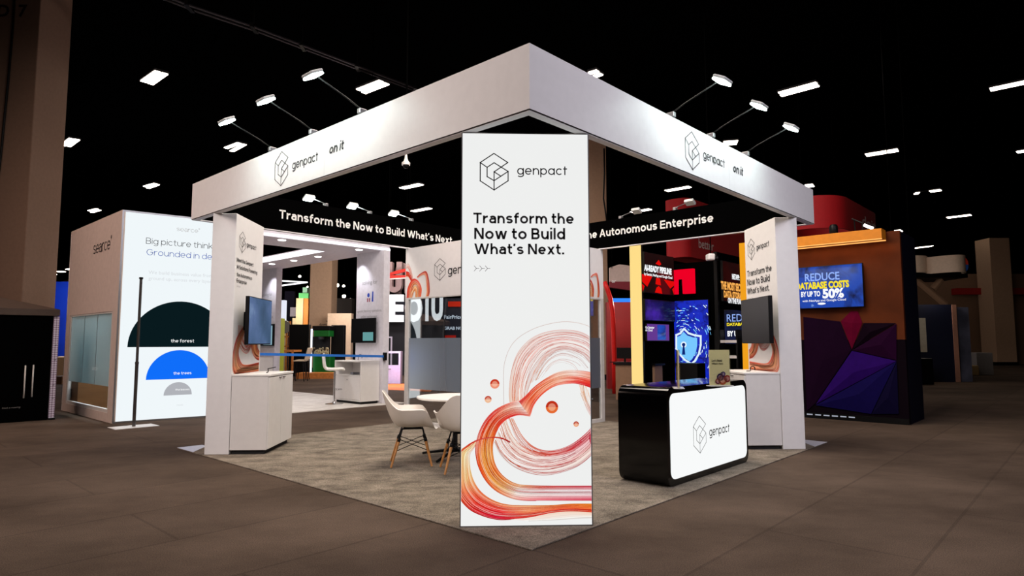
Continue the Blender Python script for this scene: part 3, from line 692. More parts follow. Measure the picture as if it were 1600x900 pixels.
def screenmat(name, stops, strength, axis=1, scale=2.0, dist=0.0):
    m = bpy.data.materials.new(name); m.use_nodes = True; nt = m.node_tree; b = nt.nodes['Principled BSDF']
    b.inputs['Base Color'].default_value = (0.01, 0.01, 0.01, 1); b.inputs['Roughness'].default_value = 0.15
    tc = nt.nodes.new('ShaderNodeTexCoord'); nz = nt.nodes.new('ShaderNodeTexNoise'); nz.inputs['Scale'].default_value = scale; nz.inputs['Distortion'].default_value = dist
    nz.inputs['Detail'].default_value = 5
    nt.links.new(tc.outputs['Object'], nz.inputs['Vector'])
    rp = nt.nodes.new('ShaderNodeValToRGB'); el = rp.color_ramp.elements
    while len(el) < len(stops): el.new(0.5)
    for e, (p, c) in zip(el, stops): e.position = p; e.color = (*L3(c), 1)
    nt.links.new(nz.outputs['Fac'], rp.inputs['Fac']); nt.links.new(rp.outputs['Color'], b.inputs['Emission Color']); b.inputs['Emission Strength'].default_value = strength
    return m
SKYSCR = screenmat('blue_gradient_screen', [(0.32, (52, 78, 104)), (0.5, (74, 100, 136)), (0.62, (92, 116, 160)), (0.8, (170, 200, 235))], 0.85, scale=1.3)
x0, z0 = TL.px(390, 538); x1, z1 = TL.px(413, 470)
tv('television', 'television with a blue glowing screen on the left tower', TL, 0.50, 1.68, 0.96, 0.62, 0.17, SKYSCR, tilt=math.radians(-2))
tv('television', 'switched-off black television on the right tower', TR, 0.66, 1.685, 1.04, 0.62, 0.17, SCREENOFF, tilt=math.radians(3))

# cabinets against the towers
def cabinet(name, label, M, wd, dp, h, plinth=0.05, loc=None, parts=('d',)):
    """M: x along the width, y out from the tower (front at y=dp)"""
    t = thing(name, label, 'cabinet', M @ Vector((wd/2, dp/2, 0)))
    MB().box(0.03, wd-0.03, 0.02, dp-0.05, 0, plinth, 0, M).build('plinth', GAP, t)
    MB().box(0, wd, 0.0, dp-0.02, plinth, h-0.03, 0, M, bev=0.002, seg=1).build('carcass', OFFW, t)
    MB().box(-0.004, wd+0.004, 0.0, dp+0.004, h-0.028, h, 0, M, bev=0.003, seg=1).build('worktop', OFFW, t)
    for k in range(2):
        d = MB().box(wd/2*k+0.004, wd/2*(k+1)-0.004, dp-0.02, dp-0.001, plinth+0.01, h-0.04, 0, M, bev=0.002, seg=1).build('door', OFFW, t)
        hx = wd/2+(-0.05 if k == 0 else 0.05)
        MB().box(hx-0.05*(1-k)-0.02, hx+0.05*k+0.02, dp-0.001, dp+0.012, h-0.06, h-0.05, 0, M).build('handle', ALU, d)
    return t
Ml = Matrix.Translation((-3.492, 3.80, CZ+.001)) @ Matrix(((0, 1, 0, 0), (1, 0, 0, 0), (0, 0, 1, 0), (0, 0, 0, 1)))
cabinet('storage_cabinet', 'white storage cabinet standing against the left tower', Ml, 0.98, 0.47, 0.985)
Mr = Matrix.Translation((3.522, 3.83, CZ+.001)) @ Matrix(((0, -1, 0, 0), (1, 0, 0, 0), (0, 0, 1, 0), (0, 0, 0, 1)))
cabinet('storage_cabinet', 'white storage cabinet against the right tower behind the reception counter', Mr, 0.98, 0.47, 0.985)
def cable_loop(label, c, r, a0, a1, ax, tail):
    pts = [c+ax*(r*math.cos(a))+Vector((0, 0, r+r*math.sin(a))) for a in [a0+(a1-a0)*i/12 for i in range(13)]]
    pts += [pts[-1]+Vector(tail)*k/3 for k in (1, 2, 3)]
    pts = [Vector((p.x, p.y, max(p.z, c.z+0.006))) for p in pts]
    tag(MB().tube(pts, 0.006, 6).build('black_cable', BLACK, smooth=True), label, 'cable')
cable_loop('black cable end lying on the left storage cabinet', Vector((-3.2, 4.2, 0.997)), 0.03, PI*1.5, PI*2.3, Vector((0.5, 0.85, 0)), (0.09, 0.05, 0.02))
cable_loop('black cable looping up from the right storage cabinet', Vector((3.3, 4.15, 0.997)), 0.035, -0.5, PI*1.2, Vector((1, 0.2, 0)), (-0.06, 0.0, -0.05))

# ------------------------------------------------------------------ meeting room at the back corner
RU, RV = LU-2.4815, LV-2.4815
t = thing('meeting_room', 'glass-walled meeting room with white header at the back of the booth', 'booth room', P((RU+LU)/2, (RV+LV)/2, CZ), PI/4)
HL = Face(P(RU, LV, 0), (S2, -S2, 0)); HR = Face(P(RU, RV, 0), (S2, S2, 0))
zh = (HL.px(641.7, 466)[1]+HL.px(718, 460)[1])/2
wl = LV-RV; wr = LU-RU
mb = MB(); HL.quad(mb, 0, wl, zh, ZB-0.002, 0, 0, 0.06); HR.quad(mb, 0.0, wr, zh, ZB-0.002, 0, 0, 0.06); mb.build('header_panel', WHITE, t)
fr = 0.09
mb = MB()
for F, W in ((HL, wl), (HR, wr)):
    F.quad(mb, 0, fr, CZ, zh, 0.0, 0, 0.06); F.quad(mb, W-fr, W, CZ, zh, 0.0, 0, 0.06); F.quad(mb, fr, W-fr, CZ, CZ+0.06, 0, 0, 0.06); F.quad(mb, fr, W-fr, zh-0.02, zh, 0, 0, 0.06)
mb.build('wall_frame', mat('frame_white', (205, 203, 200), 0.4), t)
GL = glassmat('clear_pane', (0.93, 0.96, 0.97), 0.05); FG = glassmat('frosted_film', (0.75, 0.8, 0.85), 0.03, (150, 164, 180), 0.88)
zf1 = HL.px(690, 528)[1]; zf0 = HL.px(690, 611)[1]
for F, W in ((HL, wl), (HR, wr)):
    mb = MB(); F.quad(mb, fr, W-fr, CZ+0.06, zh-0.02, -0.02, 0, 0.012); mb.build('glass_pane', GL, t)
    mb = MB(); F.quad(mb, fr, W-fr, zf0, zf1, -0.015, 0, 0.003); mb.build('frosted_band', FG, t)
mb = MB(); put_logo(mb, HL, (687.5, 404), (687.5, 438), 0.008); mb.build('logo', INK, t)
sletter(t, HL, INK, 'genpact', (700, 429), (752, 424), w=.088, logo=True)
def flower(F, t, x0, x1, z0, z1, flip=False):
    W = x1-x0; H = z1-z0
    tr = (lambda x, y: (x1-W*x, z0+H*y)) if flip else (lambda x, y: (x0+W*x, z0+H*y))
    A = Art(F, tr, (x0, x1, z0, z1))
    A.band([(0, .95), (.1, .98), (.22, .8), (.3, .55), (.33, .4)], [(0, .8), (.08, .82), (.17, .68), (.25, .5), (.3, .4)], [[PALE, PALE, (246, 200, 180)]]*2, n=10, wd=(.003, .008), fill=False, strandcols=[(235, 190, 175), (225, 120, 100)])
    A.band([(0, .78), (.15, .72), (.3, .5), (.42, .42)], [(0, .62), (.12, .6), (.26, .42), (.38, .38)], [[RED, RED, DRED], [ORG, (236, 80, 50), RED]], n=14, wd=(.004, .01))
    A.band([(.05, 0), (.1, .3), (.3, .52), (.52, .46), (.66, .25), (.64, 0)], [(.2, 0), (.24, .18), (.34, .34), (.46, .34), (.52, .2), (.5, 0)], [[RED, (232, 70, 40), RED, (226, 60, 40), (236, 90, 50)], [(250, 200, 160), (246, 140, 80), (250, 190, 120), (246, 150, 90), (250, 200, 150)]], n=26, wd=(.004, .01), jit=24)
    A.band([(.2, 0), (.26, .2), (.36, .32), (.46, .3), (.5, .15), (.48, 0)], [(.28, 0), (.32, .1), (.36, .16), (.4, .16), (.42, .1), (.42, 0)], [[(250, 215, 170), (252, 220, 160), (250, 200, 140)]]*2, n=14, wd=(.003, .007), strandcols=[(236, 120, 60), (240, 150, 80)])
    A.band([(.48, .58), (.62, .66), (.85, .7), (.96, .45), (1.0, .15), (.96, 0)], [(.5, .54), (.64, .6), (.8, .6), (.86, .4), (.88, .15), (.84, 0)], [[RED, (230, 60, 40), (200, 40, 36), (216, 80, 50)], [(250, 200, 170), (248, 180, 140), (246, 160, 110), (250, 200, 150)]], n=16, wd=(.003, .008), jit=22)
    A.build(t, PRINT)
x1 = HL.px(672, 440)[0]; flower(HL, t, 0.01, x1, zh+0.01, zh+0.62)
x0 = HR.px(926, 440)[0]-0.3; flower(HR, t, x0, wr-0.12, zh+0.02, zh+0.62)
o = MB(); 
mb = MB(); mb.box(RU+0.05, LU, LV-0.06, LV, CZ, ZB-0.002, 0, BM); 
# pedestal table inside the room, seen through the glass
def pedestal_table(label, c, r, h, foot=0.45):
    t = thing('round_table', label, 'table', c)
    M = Matrix.Translation(c)
    MB().lathe([(0.001, h-0.028), (r-0.012, h-0.028), (r, h-0.018), (r, h-0.006), (r-0.006, h), (0.001, h)], 48, 0, M).build('tabletop', OFFW, t, smooth=35.0)
    MB().lathe([(0.03, 0.06), (0.03, h-0.05), (0.12, h-0.028)], 20, 0, M).build('pedestal', BLACK, t, smooth=40.0)
    for k in range(4):
        a = PI/4+k*PI/2+0.35; d = Vector((math.cos(a), math.sin(a), 0)); C = Vector(c)
        MB().tube([C+d*0.02+Vector((0, 0, 0.085)), C+d*0.2+Vector((0, 0, 0.06)), C+d*foot+Vector((0, 0, 0.018))], 0.022, 8, r2=0.014).build('foot', BLACK, t, smooth=True)
    return t
pedestal_table('white round table between the shell chairs behind the lit tower', Vector((-0.68, 3.5, CZ)), 0.47, 0.73)

# ------------------------------------------------------------------ shell chairs
def shell_chair(loc, rz, label, group):
    t = thing('shell_armchair', label, 'chair', loc, rz, group)
    # local axes: front +x
    nA, nR = 48, 12; th = 0.012
    def rim(a):   # a = 0 front, pi back
        ca = math.cos(a); sa = math.sin(a)
        rx = 0.30 if ca > 0 else 0.27
        x = rx*math.copysign(abs(ca)**0.75, ca); y = 0.305*math.copysign(abs(sa)**0.75, sa)
        d = abs((a+PI) % (2*PI)-PI)/PI     # 0 front, 1 back
        k = lambda e0, e1: (lambda q: q*q*(3-2*q))(min(1, max(0, (d-e0)/(e1-e0))))
        z = -0.035+0.225*k(0.16, 0.40)+0.195*k(0.60, 0.93)
        if d > 0.6: x -= 0.05*k(0.6, 0.95)
        return x, y, z
    def pt(a, r, o=0.0):
        X, Y, Z = rim(a); f = r
        s = min(1.0, max(0.0, (r-0.45)/0.55)); h = s**1.9
        cx = 0.02
        return Vector((cx*(1-r)+X*f*(1-0.0*s), Y*f, 0.435+Z*h+0.012*r*r-o*(1-0.5*h)))
    vs = []; fs = []
    for lay, o in ((0, 0.0), (1, th)):
        base = len(vs); vs.append(pt(0, 0, o))
        for j in range(1, nR+1):
            for k in range(nA):
                a = 2*PI*k/nA; p = pt(a, j/nR, o)
                if lay:
                    X, Y, Z = rim(a); n = Vector((X, Y, 0)); n.normalize(); s = max(0, (j/nR-.45)/.55)
                    p += n*th*0.8*s
                vs.append(p)
        for k in range(nA):
            f = [base, base+1+k, base+1+(k+1) % nA]; fs.append(f if lay == 0 else f[::-1])
        for j in range(nR-1):
            for k in range(nA):
                q = base+1+j*nA
                f = [q+k, q+nA+k, q+nA+(k+1) % nA, q+(k+1) % nA]; fs.append(f if lay == 0 else f[::-1])
    n1 = 1+(nR-1)*nA; n2 = n1+1+nR*nA
    for k in range(nA): fs.append([n1+k, n2+k, n2+(k+1) % nA, n1+(k+1) % nA])
    M = Matrix.Translation(loc) @ Matrix.Rotation(rz, 4, 'Z')
    mb = MB(); mb.add([M @ v for v in vs], fs); mb.build('seat_shell', mat('shell_white', (226, 220, 212), 0.35, noise=0.015), t, smooth=60.0)
    wood = mat('oak_leg', (176, 122, 66), 0.45, noise=0.2, nscale=30)
    tops = {}; feet = {}
    for sx in (1, -1):
        for sy in (1, -1):
            tp = Vector((0.02+sx*0.115, sy*0.105, 0.405)); ft = Vector((0.01+sx*0.225, sy*0.215, 0.0))
            mid = tp.lerp(ft, 0.28)
            l = MB().tube([M @ mid, M @ tp.lerp(ft, .62), M @ ft], 0.0165, 12, r2=0.0115).build('leg', wood, t, smooth=40.0)
            MB().tube([M @ tp, M @ mid], 0.009, 8).tube([M @ tp.lerp(ft, .24), M @ tp.lerp(ft, .34)], 0.0185, 10).build('leg_bracket', BLACK, l, smooth=True)
            tops[sx, sy] = tp; feet[sx, sy] = ft
    mb = MB(); g = lambda k, f: tops[k].lerp(feet[k], f)
    for a, c in (((1, 1), (1, -1)), ((-1, 1), (-1, -1)), ((1, 1), (-1, 1)), ((1, -1), (-1, -1))):
        mb.tube([M @ g(a, .27), M @ g(c, .58)], 0.0042, 6); mb.tube([M @ g(c, .27), M @ g(a, .58)], 0.0042, 6)
    mb.build('wire_brace', BLACK, t, smooth=True)
    mb = MB()
    for a, c in (((1, 1), (1, -1)), ((1, -1), (-1, -1)), ((-1, -1), (-1, 1)), ((-1, 1), (1, 1))): mb.tube([M @ tops[a], M @ tops[c]], 0.008, 8)
    mb.box(-0.08, 0.12, -0.09, 0.09, 0.405, 0.424, 0, M); mb.build('seat_bracket', BLACK, t)
    return t
G = 'shell armchairs around the round table'
ch = shell_chair(Vector((-1.17, 3.06, CZ+.005)), math.radians(8), 'white shell armchair with oak legs seen from the side, left of the round table', G)
dup(ch, Vector((-0.56, 2.66, CZ+.005)), math.radians(100), 'white shell armchair with its back to the viewer, half hidden by the lit tower', G)
dup(ch, Vector((-0.22, 4.12, CZ+.005)), math.radians(-112), 'white shell armchair on the far side of the round table', G)

# ------------------------------------------------------------------ reception counter
cu0, cu1, cv0, cv1, chh = 2.215, 4.085, 0.2, 0.75, 0.955
t = thing('reception_counter', 'black rounded reception counter with a lit white front panel', 'counter', P((cu0+cu1)/2, (cv0+cv1)/2, CZ), PI/4)
def rrect(x0, x1, z0, z1, r, n=8):
    out = []
    for cx, cz, a0 in ((x1-r, z0+r, -90), (x1-r, z1-r, 0), (x0+r, z1-r, 90), (x0+r, z0+r, 180)):
        for i in range(n+1):
            a = math.radians(a0+90*i/n); out.append((cx+r*math.cos(a), cz+r*math.sin(a)))
    return out
CF = Face(P(cu0, cv0, 0), (S2, S2, 0)); cw = cu1-cu0
GLB = mat('gloss_black', (4, 4, 5), 0.1, spec=0.35, noise=0.0)
mb = MB(); CF.poly(mb, rrect(0, cw, CZ, chh, 0.1), 0, 0, cv1-cv0); mb.build('counter_body', GLB, t, smooth=40.0)
mb = MB(); CF.poly(mb, rrect(0.055, cw-0.055, CZ+0.065, chh-0.06, 0.08), 0.006, 0, 0.006); mb.build('lit_front', glow('counter_lightbox', (248, 250, 250), 1.0), t, smooth=40.0)
mb = MB(); put_logo(mb, CF, (1091.5, 650), (1092.5, 708), 0.006, 0.01, aspect=0.74); mb.build('logo', INK, t)
mb = MB(); put_stroke(mb, CF, 'genpact', (1107, 682), (1138.5, 674), w=.088, logo=True, off=0.01); mb.build('lettering', INK, t)
# sign holders on the counter
def sign_holder(label, c, rz, wd, hg, front):
    t = thing('sign_holder', label, 'sign', c, rz)
    M = Matrix.Translation(c) @ Matrix.Rotation(rz, 4, 'Z')
    MB().box(-wd/2-0.01, wd/2+0.01, -0.05, 0.05, 0, 0.006, 0, M).build('base_plate', mat('acrylic_white', (225, 222, 215), 0.2), t)
    MB().box(-wd/2, wd/2, -0.012, -0.008, 0.006, hg+0.006, 0, M).box(-wd/2, wd/2, 0.008, 0.012, 0.006, hg+0.006, 0, M).build('acrylic_frame', GL, t)
    F = Face(M @ Vector((-wd/2, -0.002, 0.006)), M.to_3x3() @ Vector((1, 0, 0)))
    MB().box(-wd/2+0.002, wd/2-0.002, -0.001, 0.004, 0.008, hg, 0, M).build('printed_card', mat('cream_card', (244, 224, 160), 0.6, noise=0.03), t)
    if front:
        F.O.z = c.z
        letter(t, F, INK, 'Let\u2019s Build', (wd*.13, hg*.68), (wd*.62, hg*.68), bold=0.02, px=False, off=0.003)
        letter(t, F, INK, 'What\u2019s Next.', (wd*.13, hg*.60), (wd*.68, hg*.60), bold=0.02, px=False, off=0.003)
        A = Art(F, lambda x, y: (wd*x, hg*y), (0.004, wd-0.004, 0.01, hg)); A.off = 0.003
        for cx, cy, r, c1, c2 in ((.62, .17, .22, (150, 50, 40), (190, 90, 50)), (.85, .2, .16, (170, 60, 50), (150, 40, 40)), (.52, .24, .17, (60, 36, 70), (100, 50, 80)), (.4, .13, .13, (150, 60, 40), (110, 40, 60)), (.66, .33, .11, (70, 50, 100), (90, 60, 110)), (.58, .34, .06, (50, 30, 70), (50, 30, 70))):
            A.drop(cx, cy, r, (c1, c2))
        A.build(t, PRINT)
    return t
c = hit(1125, 603, (0, 0, chh), Vector((0, 0, 1)))
sign_holder('cream sign with a purple and orange picture standing on the counter', Vector((c.x, c.y, chh)), math.radians(8), 0.225, 0.36, True)
c = hit(1060, 606.5, (0, 0, chh), Vector((0, 0, 1)))
sign_holder('cream sign holder seen edge-on at the left end of the counter', Vector((c.x, c.y, chh)), math.radians(77), 0.225, 0.36, False)
# ------------------------------------------------------------------ neighbouring booth with lit white wall and canopy (across the aisle, left)
SA, SB, SC_, SD = P(0.23, 9.83), P(2.4, 9.48), P(2.4, 13.2), P(0.23, 13.2)
SH = 3.767
t = thing('booth_block', 'square booth block with a lit white picture wall and a frosted glass side', 'booth', (SA+SC_)/2)
SF = Face(SA, SB-SA); SL = Face(SD, SA-SD); swd = (SB-SA).length; sld = (SD-SA).length
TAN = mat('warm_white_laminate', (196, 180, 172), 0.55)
mb = MB(); SF.quad(mb, 0, swd, 0.0, SH, -0.02, 0, 0.08); mb.build('front_wall', WHITE, t)
mb = MB(); SF.quad(mb, 0.03, swd-0.03, 0.03, SH-0.03, -0.008, 0, 0.012); mb.build('lit_panel', BOXC, t)
mb = MB(); 
for a in ((0, 0.03, 0, SH), (swd-0.03, swd, 0, SH), (0.03, swd-0.03, SH-0.03, SH), (0.03, swd-0.03, 0, 0.03)): SF.quad(mb, *a, 0.0, 0, 0.02)
mb.build('aluminium_frame', ALU, t)
# left side wall with a glazed opening
gx0, gz1 = SL.px(110, 492); gx1, gz0 = SL.px(166, 640); gx0 = SL.px(106, 560)[0]; gx1 = SL.px(172, 560)[0]; gz1 = SL.px(140, 490)[1]; gz0 = 0.16
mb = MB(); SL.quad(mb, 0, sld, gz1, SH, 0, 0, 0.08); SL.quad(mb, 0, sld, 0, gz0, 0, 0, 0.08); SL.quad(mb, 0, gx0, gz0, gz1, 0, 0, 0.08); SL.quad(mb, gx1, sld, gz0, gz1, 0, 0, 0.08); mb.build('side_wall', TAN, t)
mb = MB()
for a in ((gx0, gx0+.06, gz0, gz1), (gx1-.06, gx1, gz0, gz1), (gx0, gx1, gz0, gz0+.06), (gx0, gx1, gz1-.03, gz1)): SL.quad(mb, *a, -0.01, 0, 0.06)
mb.build('glass_frame', mat('frame_white', (205, 203, 200), 0.4), t)
mb = MB(); SL.quad(mb, gx0+.06, gx1-.06, gz0+.06, gz1-.03, -0.03, 0, 0.01); mb.build('glass_pane', GL, t)
FG2 = glassmat('frosted_door_film', (0.8, 0.88, 0.9), 0.06, (214, 236, 240), 0.88)
mb = MB(); SL.quad(mb, gx0+.06, gx1-.06, 0.62, gz1-.03, -0.026, 0, 0.003); mb.build('frosted_film', FG2, t)
for f in (0.36, 0.66):
    xx = gx0+(gx1-gx0)*f; mb = MB(); SL.quad(mb, xx-0.006, xx+0.006, 0.62, gz1-.03, -0.02, 0, 0.004); mb.build('pane_joint', ALU, t)
mb = MB(); put_stroke(mb, SL, 'searce\u00b0', (146, 398), (174.5, 388), w=.06, off=0.006); mb.build('lettering', INK, t)
mb = MB(); put_stroke(mb, SL, 'searce', (143.5, 578), (152, 579), w=.07, off=0.0); mb.build('lettering', mat('white_print', (225, 230, 230), 0.5), t)
mb = MB(); put_stroke(mb, SF, 'searce\u00b0', (276, 361), (312, 364), w=.045, off=0.002); mb.build('lettering', GREYINK, t)
mb = MB(); put_stroke(mb, SF, 'Big picture thinking.', (228, 379.5), (352, 392), w=.06, off=0.002); mb.build('lettering', mat('dark_grey_print', (40, 46, 56), 0.5), t)
mb = MB(); put_stroke(mb, SF, 'Grounded in detail.', (229, 396.5), (350, 409), w=.06, off=0.002); mb.build('lettering', mat('blue_print', (20, 84, 196), 0.5), t)
FAINT = glow('faint_grey_print', (226, 230, 234), 0.9)
letter(t, SF, FAINT, 'We build business value from the', (232, 428), (345, 434), name='fine_print', off=0.002); letter(t, SF, FAINT, 'ground up, across every layer of it', (232, 437), (345, 443), name='fine_print', off=0.002)
DOMES = glow('lit_print_green', (9, 26, 30), 1.0), glow('lit_print_blue', (16, 110, 250), 1.0), glow('lit_print_grey', (176, 178, 184), 1.0)
cx = SF.px(281, 540)[0]
for (yb, yt, xr), m, txt, nm in zip(((542, 471, 213), (592, 547, 236), (617, 597, 260.5)), DOMES, ('the forest', 'the trees', 'the leaves'), ('dark green', 'blue', 'grey')):
    zb = SF.px(281, yb)[1]; zt_ = SF.px(281, yt)[1]; r = zt_-zb
    mb = MB(); SF.poly(mb, [(cx+r*math.cos(PI*k/32), zb+r*math.sin(PI*k/32)) for k in range(33)], 0.001); o = mb.build('printed_dome', m, t); o['label'] = nm+' half disc printed on the lit wall'
    mb = MB(); wt = {'the forest': 36, 'the trees': 28, 'the leaves': 22}[txt]
    put_stroke(mb, SF, txt, (285-wt/2, yb-7), (285+wt/2, yb-7), w=.1, off=0.003); mb.build('lettering', glow('lit_print_white', (250, 252, 252), 1.0), t)
mb = MB(); put_text(mb, SF, 'roots', (276, 634), (286, 634), off=0.002); mb.build('fine_print', glow('faint_grey_print', (226, 230, 234), 0.9), t)
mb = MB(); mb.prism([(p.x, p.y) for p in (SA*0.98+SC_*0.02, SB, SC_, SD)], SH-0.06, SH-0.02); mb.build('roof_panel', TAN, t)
mb = MB(); c = [SA.lerp(SD, .15), SB.lerp(SC_, .15), SC_, SD.lerp(SC_, .03)]; mb.prism([(p.x, p.y) for p in c], 0.005, 0.02); mb.build('inner_floor', mat('ochre_floor', (90, 60, 28), 0.7), t)
mb = MB(); mb.box(.34, 1.9, 12.5, 13.05, .03, .66, 0, BM); mb.build('inner_cabinet', mat('ochre_wood', (104, 66, 26), 0.6), t)
mb = MB(); Face(SC_, SD-SC_).quad(mb, 0, (SC_-SD).length, 0, SH-0.06, 0, 0, 0.06); mb.build('rear_wall', WHITE, t)
mb = MB(); F_ = Face(SB, SC_-SB); F_.quad(mb, 0.0, sld, 0, SH-0.06, 0, 0, 0.06); mb.build('inner_wall', WHITE, t)
area_light('booth_block_ceiling_lamp', (SA+SC_)/2+Vector((0, 0, 3.6)), (SA+SC_)/2, (0.8, 0.8), 300, (0.9, 0.97, 1.0))

# upright pole stand in front of the lit wall
c = fl(209, 667); t = thing('pole_stand', 'tall thin metal pole on a square white floor plate before the lit wall', 'pole', c, PI/4)
MB().box(-0.33, 0.33, -0.2, 0.2, 0.0, 0.008, 0, Matrix.Translation(c) @ BM).build('floor_plate', mat('plate_white', (215, 215, 216), 0.35), t)
tp = at(220.5, 436, (c-CAM_LOC).dot(FW))
DK = mat('dark_steel', (92, 88, 88), 0.35, metal=0.7)
MB().tube([c+Vector((0, 0, 0.008)), c.lerp(Vector((tp.x, tp.y, tp.z)), 0.43)], 0.026, 12).build('lower_tube', DK, t, smooth=40.0)
MB().tube([c.lerp(tp, 0.43), tp], 0.021, 12).tube([c.lerp(tp, .425), c.lerp(tp, .44)], 0.029, 12).build('upper_tube', DK, t, smooth=40.0)
MB().tube([tp, tp+Vector((0, 0, 0.03))], 0.03, 12).build('top_cap', BLACK, t)

# white carpet, canopy and columns
WC = [P(2.45, 9.02), P(6.0, 9.02), P(6.0, 16.2), P(2.45, 16.2)]
o = MB().prism([(p.x, p.y) for p in WC], 0.0, 0.01).build('white_carpet', carpet('white_carpet_pile', (196, 190, 184), (222, 218, 212), 3, 0.12))
tag(o, 'white carpet under the canopy with the small round ceiling spots', 'carpet')
CH = 3.55; CVF, CVB, CU0, CU1 = 9.45, 16.0, 2.42, 5.78; OU0, OU1, OV0, OV1 = 2.75, 4.72, 10.55, 14.2
t = thing('booth_canopy', 'white canopy with glowing edges and round spots carried on two white columns', 'canopy', P((CU0+CU1)/2, 12, CH), PI/4)
mb = MB()
for a in ((CU0, CU1, CVF, OV0), (CU0, CU1, OV1, CVB), (CU0, OU0, OV0, OV1), (OU1, CU1, OV0, OV1)): mb.box(a[0], a[1], a[2], a[3], CH, CH+0.16, 0, BM)
mb.build('canopy_slab', mat('canopy_white', (222, 218, 228), 0.5), t)
GLOWE = glow('led_edge', (250, 248, 255), 2.2)
MB().box(CU0, CU1+0.012, CVF-0.012, CVF, CH+0.015, CH+0.065, 0, BM).build('glowing_front_edge', GLOWE, t)
MB().box(OU1-0.014, OU1, OV0, OV1, CH+0.0, CH+0.13, 0, BM).build('glowing_inner_edge', GLOWE, t)
for px, py in ((425, 412.5), (459, 407), (497, 401), (440.5, 375), (561, 390)):
    c = fl(px, py, CH)
    MB().lathe([(0.001, -0.012), (0.075, -0.012), (0.085, 0.0), (0.001, 0.0)], 20, 0, Matrix.Translation((c.x, c.y, CH))).build('round_spot', glow('canopy_spot', (255, 252, 250), 5), t)
for k in range(3):
    c = P(5.25, 10.2+k*2.2, CH-0.03); d = bpy.data.lights.new('canopy_spot_beam', 'SPOT'); d.energy = 62; d.spot_size = math.radians(100); d.spot_blend = 0.8; d.color = (0.95, 0.94, 1.0)
    l = bpy.data.objects.new('canopy_spot_beam', d); COL.objects.link(l); l.location = c
d = bpy.data.lights.new('canopy_spot_beam', 'SPOT'); d.energy = 90; d.spot_size = math.radians(110); d.spot_blend = 0.8; d.color = (0.95, 0.94, 1.0)
l = bpy.data.objects.new('canopy_spot_beam', d); COL.objects.link(l); l.location = P(3.6, 10.0, CH-0.05)

def info_column(label, v0, v1, lines, logo_y, tvlabel, cablabel, stoollabel):
    U0, U1 = 5.53, 5.70
    t = thing('display_column', label, 'column', P((U0+U1)/2, (v0+v1)/2, 0.01), PI/4)
    MB().box(U0, U1, v0, v1, 0.01, CH-0.001, 0, BM).build('column_panel', mat('column_lilac_white', (222, 220, 228), 0.5), t)
    F = Face(P(U0, v1, 0), (S2, -S2, 0)); W = v1-v0
    for txt, z, f in lines: letter(t, F, GREYINK, txt, (W*(0.5-f/2), z), (W*(0.5+f/2), z), px=False, off=0.003)
    if logo_y:
        bl = mat('logo_blue', (30, 70, 180), 0.5); rd = mat('logo_maroon', (150, 50, 70), 0.5)
        z = logo_y
        mb = MB(); F.poly(mb, [(W*.46+.05*math.cos(2*PI*k/20), z+.16+.05*math.sin(2*PI*k/20)) for k in range(20)], 0.003); F.poly(mb, [(W*.58, z), (W*.64, z), (W*.64, z+.24), (W*.60, z+.24)], 0.003); mb.build('logo_disc', bl, t)
        mb = MB(); F.quad(mb, W*.41, W*.45, z, z+.09, .003); F.quad(mb, W*.48, W*.52, z, z+.09, .003); mb.build('logo_bars', rd, t)
    return F, W, t
# near column: measured on its front edge
vv = 10.42
F, W, t = info_column('white column with small blue logo carrying the black screen under the canopy', 9.32, vv, [('solving for', 2.78, .55), ('agentic banking operations,', 2.12, .9), ('utility settlement,', 1.98, .62), ('zero-trust security', 1.84, .62)], 2.36, '', '', '')
TEAL = glow('teal_window', (110, 170, 170), 0.8)
xa, za = F.px(548, 500); xb, zb = F.px(586, 537)
tt, Mf = tv('television', 'black television with a teal corner window on the near canopy column', F, W*0.42, (za+zb)/2+0.02, 0.95, (za-zb)*1.0, 0.12, SCREENOFF)
MB().box(0.02, 0.43, 0.003, 0.006, -0.24, -0.04, 0, Mf).build('screen_window', TEAL, tt)
F2, W2, t2 = info_column('farther white canopy column seen just right of the left tower', 14.45, 15.5, [('solving for', 2.75, .55), ('AI ready data', 2.1, .7)], 0, '', '', '')
tt, Mf = tv('television', 'television with a pale window on the farther canopy column, behind the left tower screen', F2, W2*0.6, 1.62, 1.1, 0.62, 0.12, SCREENOFF)
MB().box(0.0, 0.5, 0.003, 0.006, -0.28, 0.26, 0, Mf).build('screen_window', glow('pale_window', (150, 190, 205), 0.8), tt)
def shelf_cabinet(label, u0, u1, v0, v1, h):
    t = thing('shelf_cabinet', label, 'cabinet', P((u0+u1)/2, (v0+v1)/2, 0.01), PI/4)
    MB().box(u0+.04, u1-.02, v0+.04, v1-.04, .01, .07, 0, BM).build('plinth', GAP, t)
    mb = MB().box(u0, u1, v0, v0+.03, .07, h, 0, BM).box(u0, u1, v1-.03, v1, .07, h, 0, BM).box(u1-.03, u1, v0+.03, v1-.03, .07, h, 0, BM).box(u0, u1-.03, v0+.03, v1-.03, h-.03, h, 0, BM).box(u0, u1-.03, v0+.03, v1-.03, h-.36, h-.33, 0, BM).box(u0, u1-.03, v0+.03, v1-.03, .07, .1, 0, BM)
    mb.build('carcass', OFFW, t)
    d = MB().box(u0-.003, u0+.016, v0+.035, v1-.035, .105, h-.365, 0, BM, bev=.003, seg=1).build('door', OFFW, t)
    MB().box(u0-.008, u0-.003, (v0+v1)/2-.02, (v0+v1)/2+.02, h-.45, h-.43, 0, BM).build('lock', ALU, d)
    return t
shelf_cabinet('white cabinet with an open shelf at the foot of the near canopy column', 5.02, 5.52, 9.42, 10.5, 0.985)
shelf_cabinet('white cabinet at the foot of the farther canopy column', 5.02, 5.52, 14.5, 15.45, 0.985)
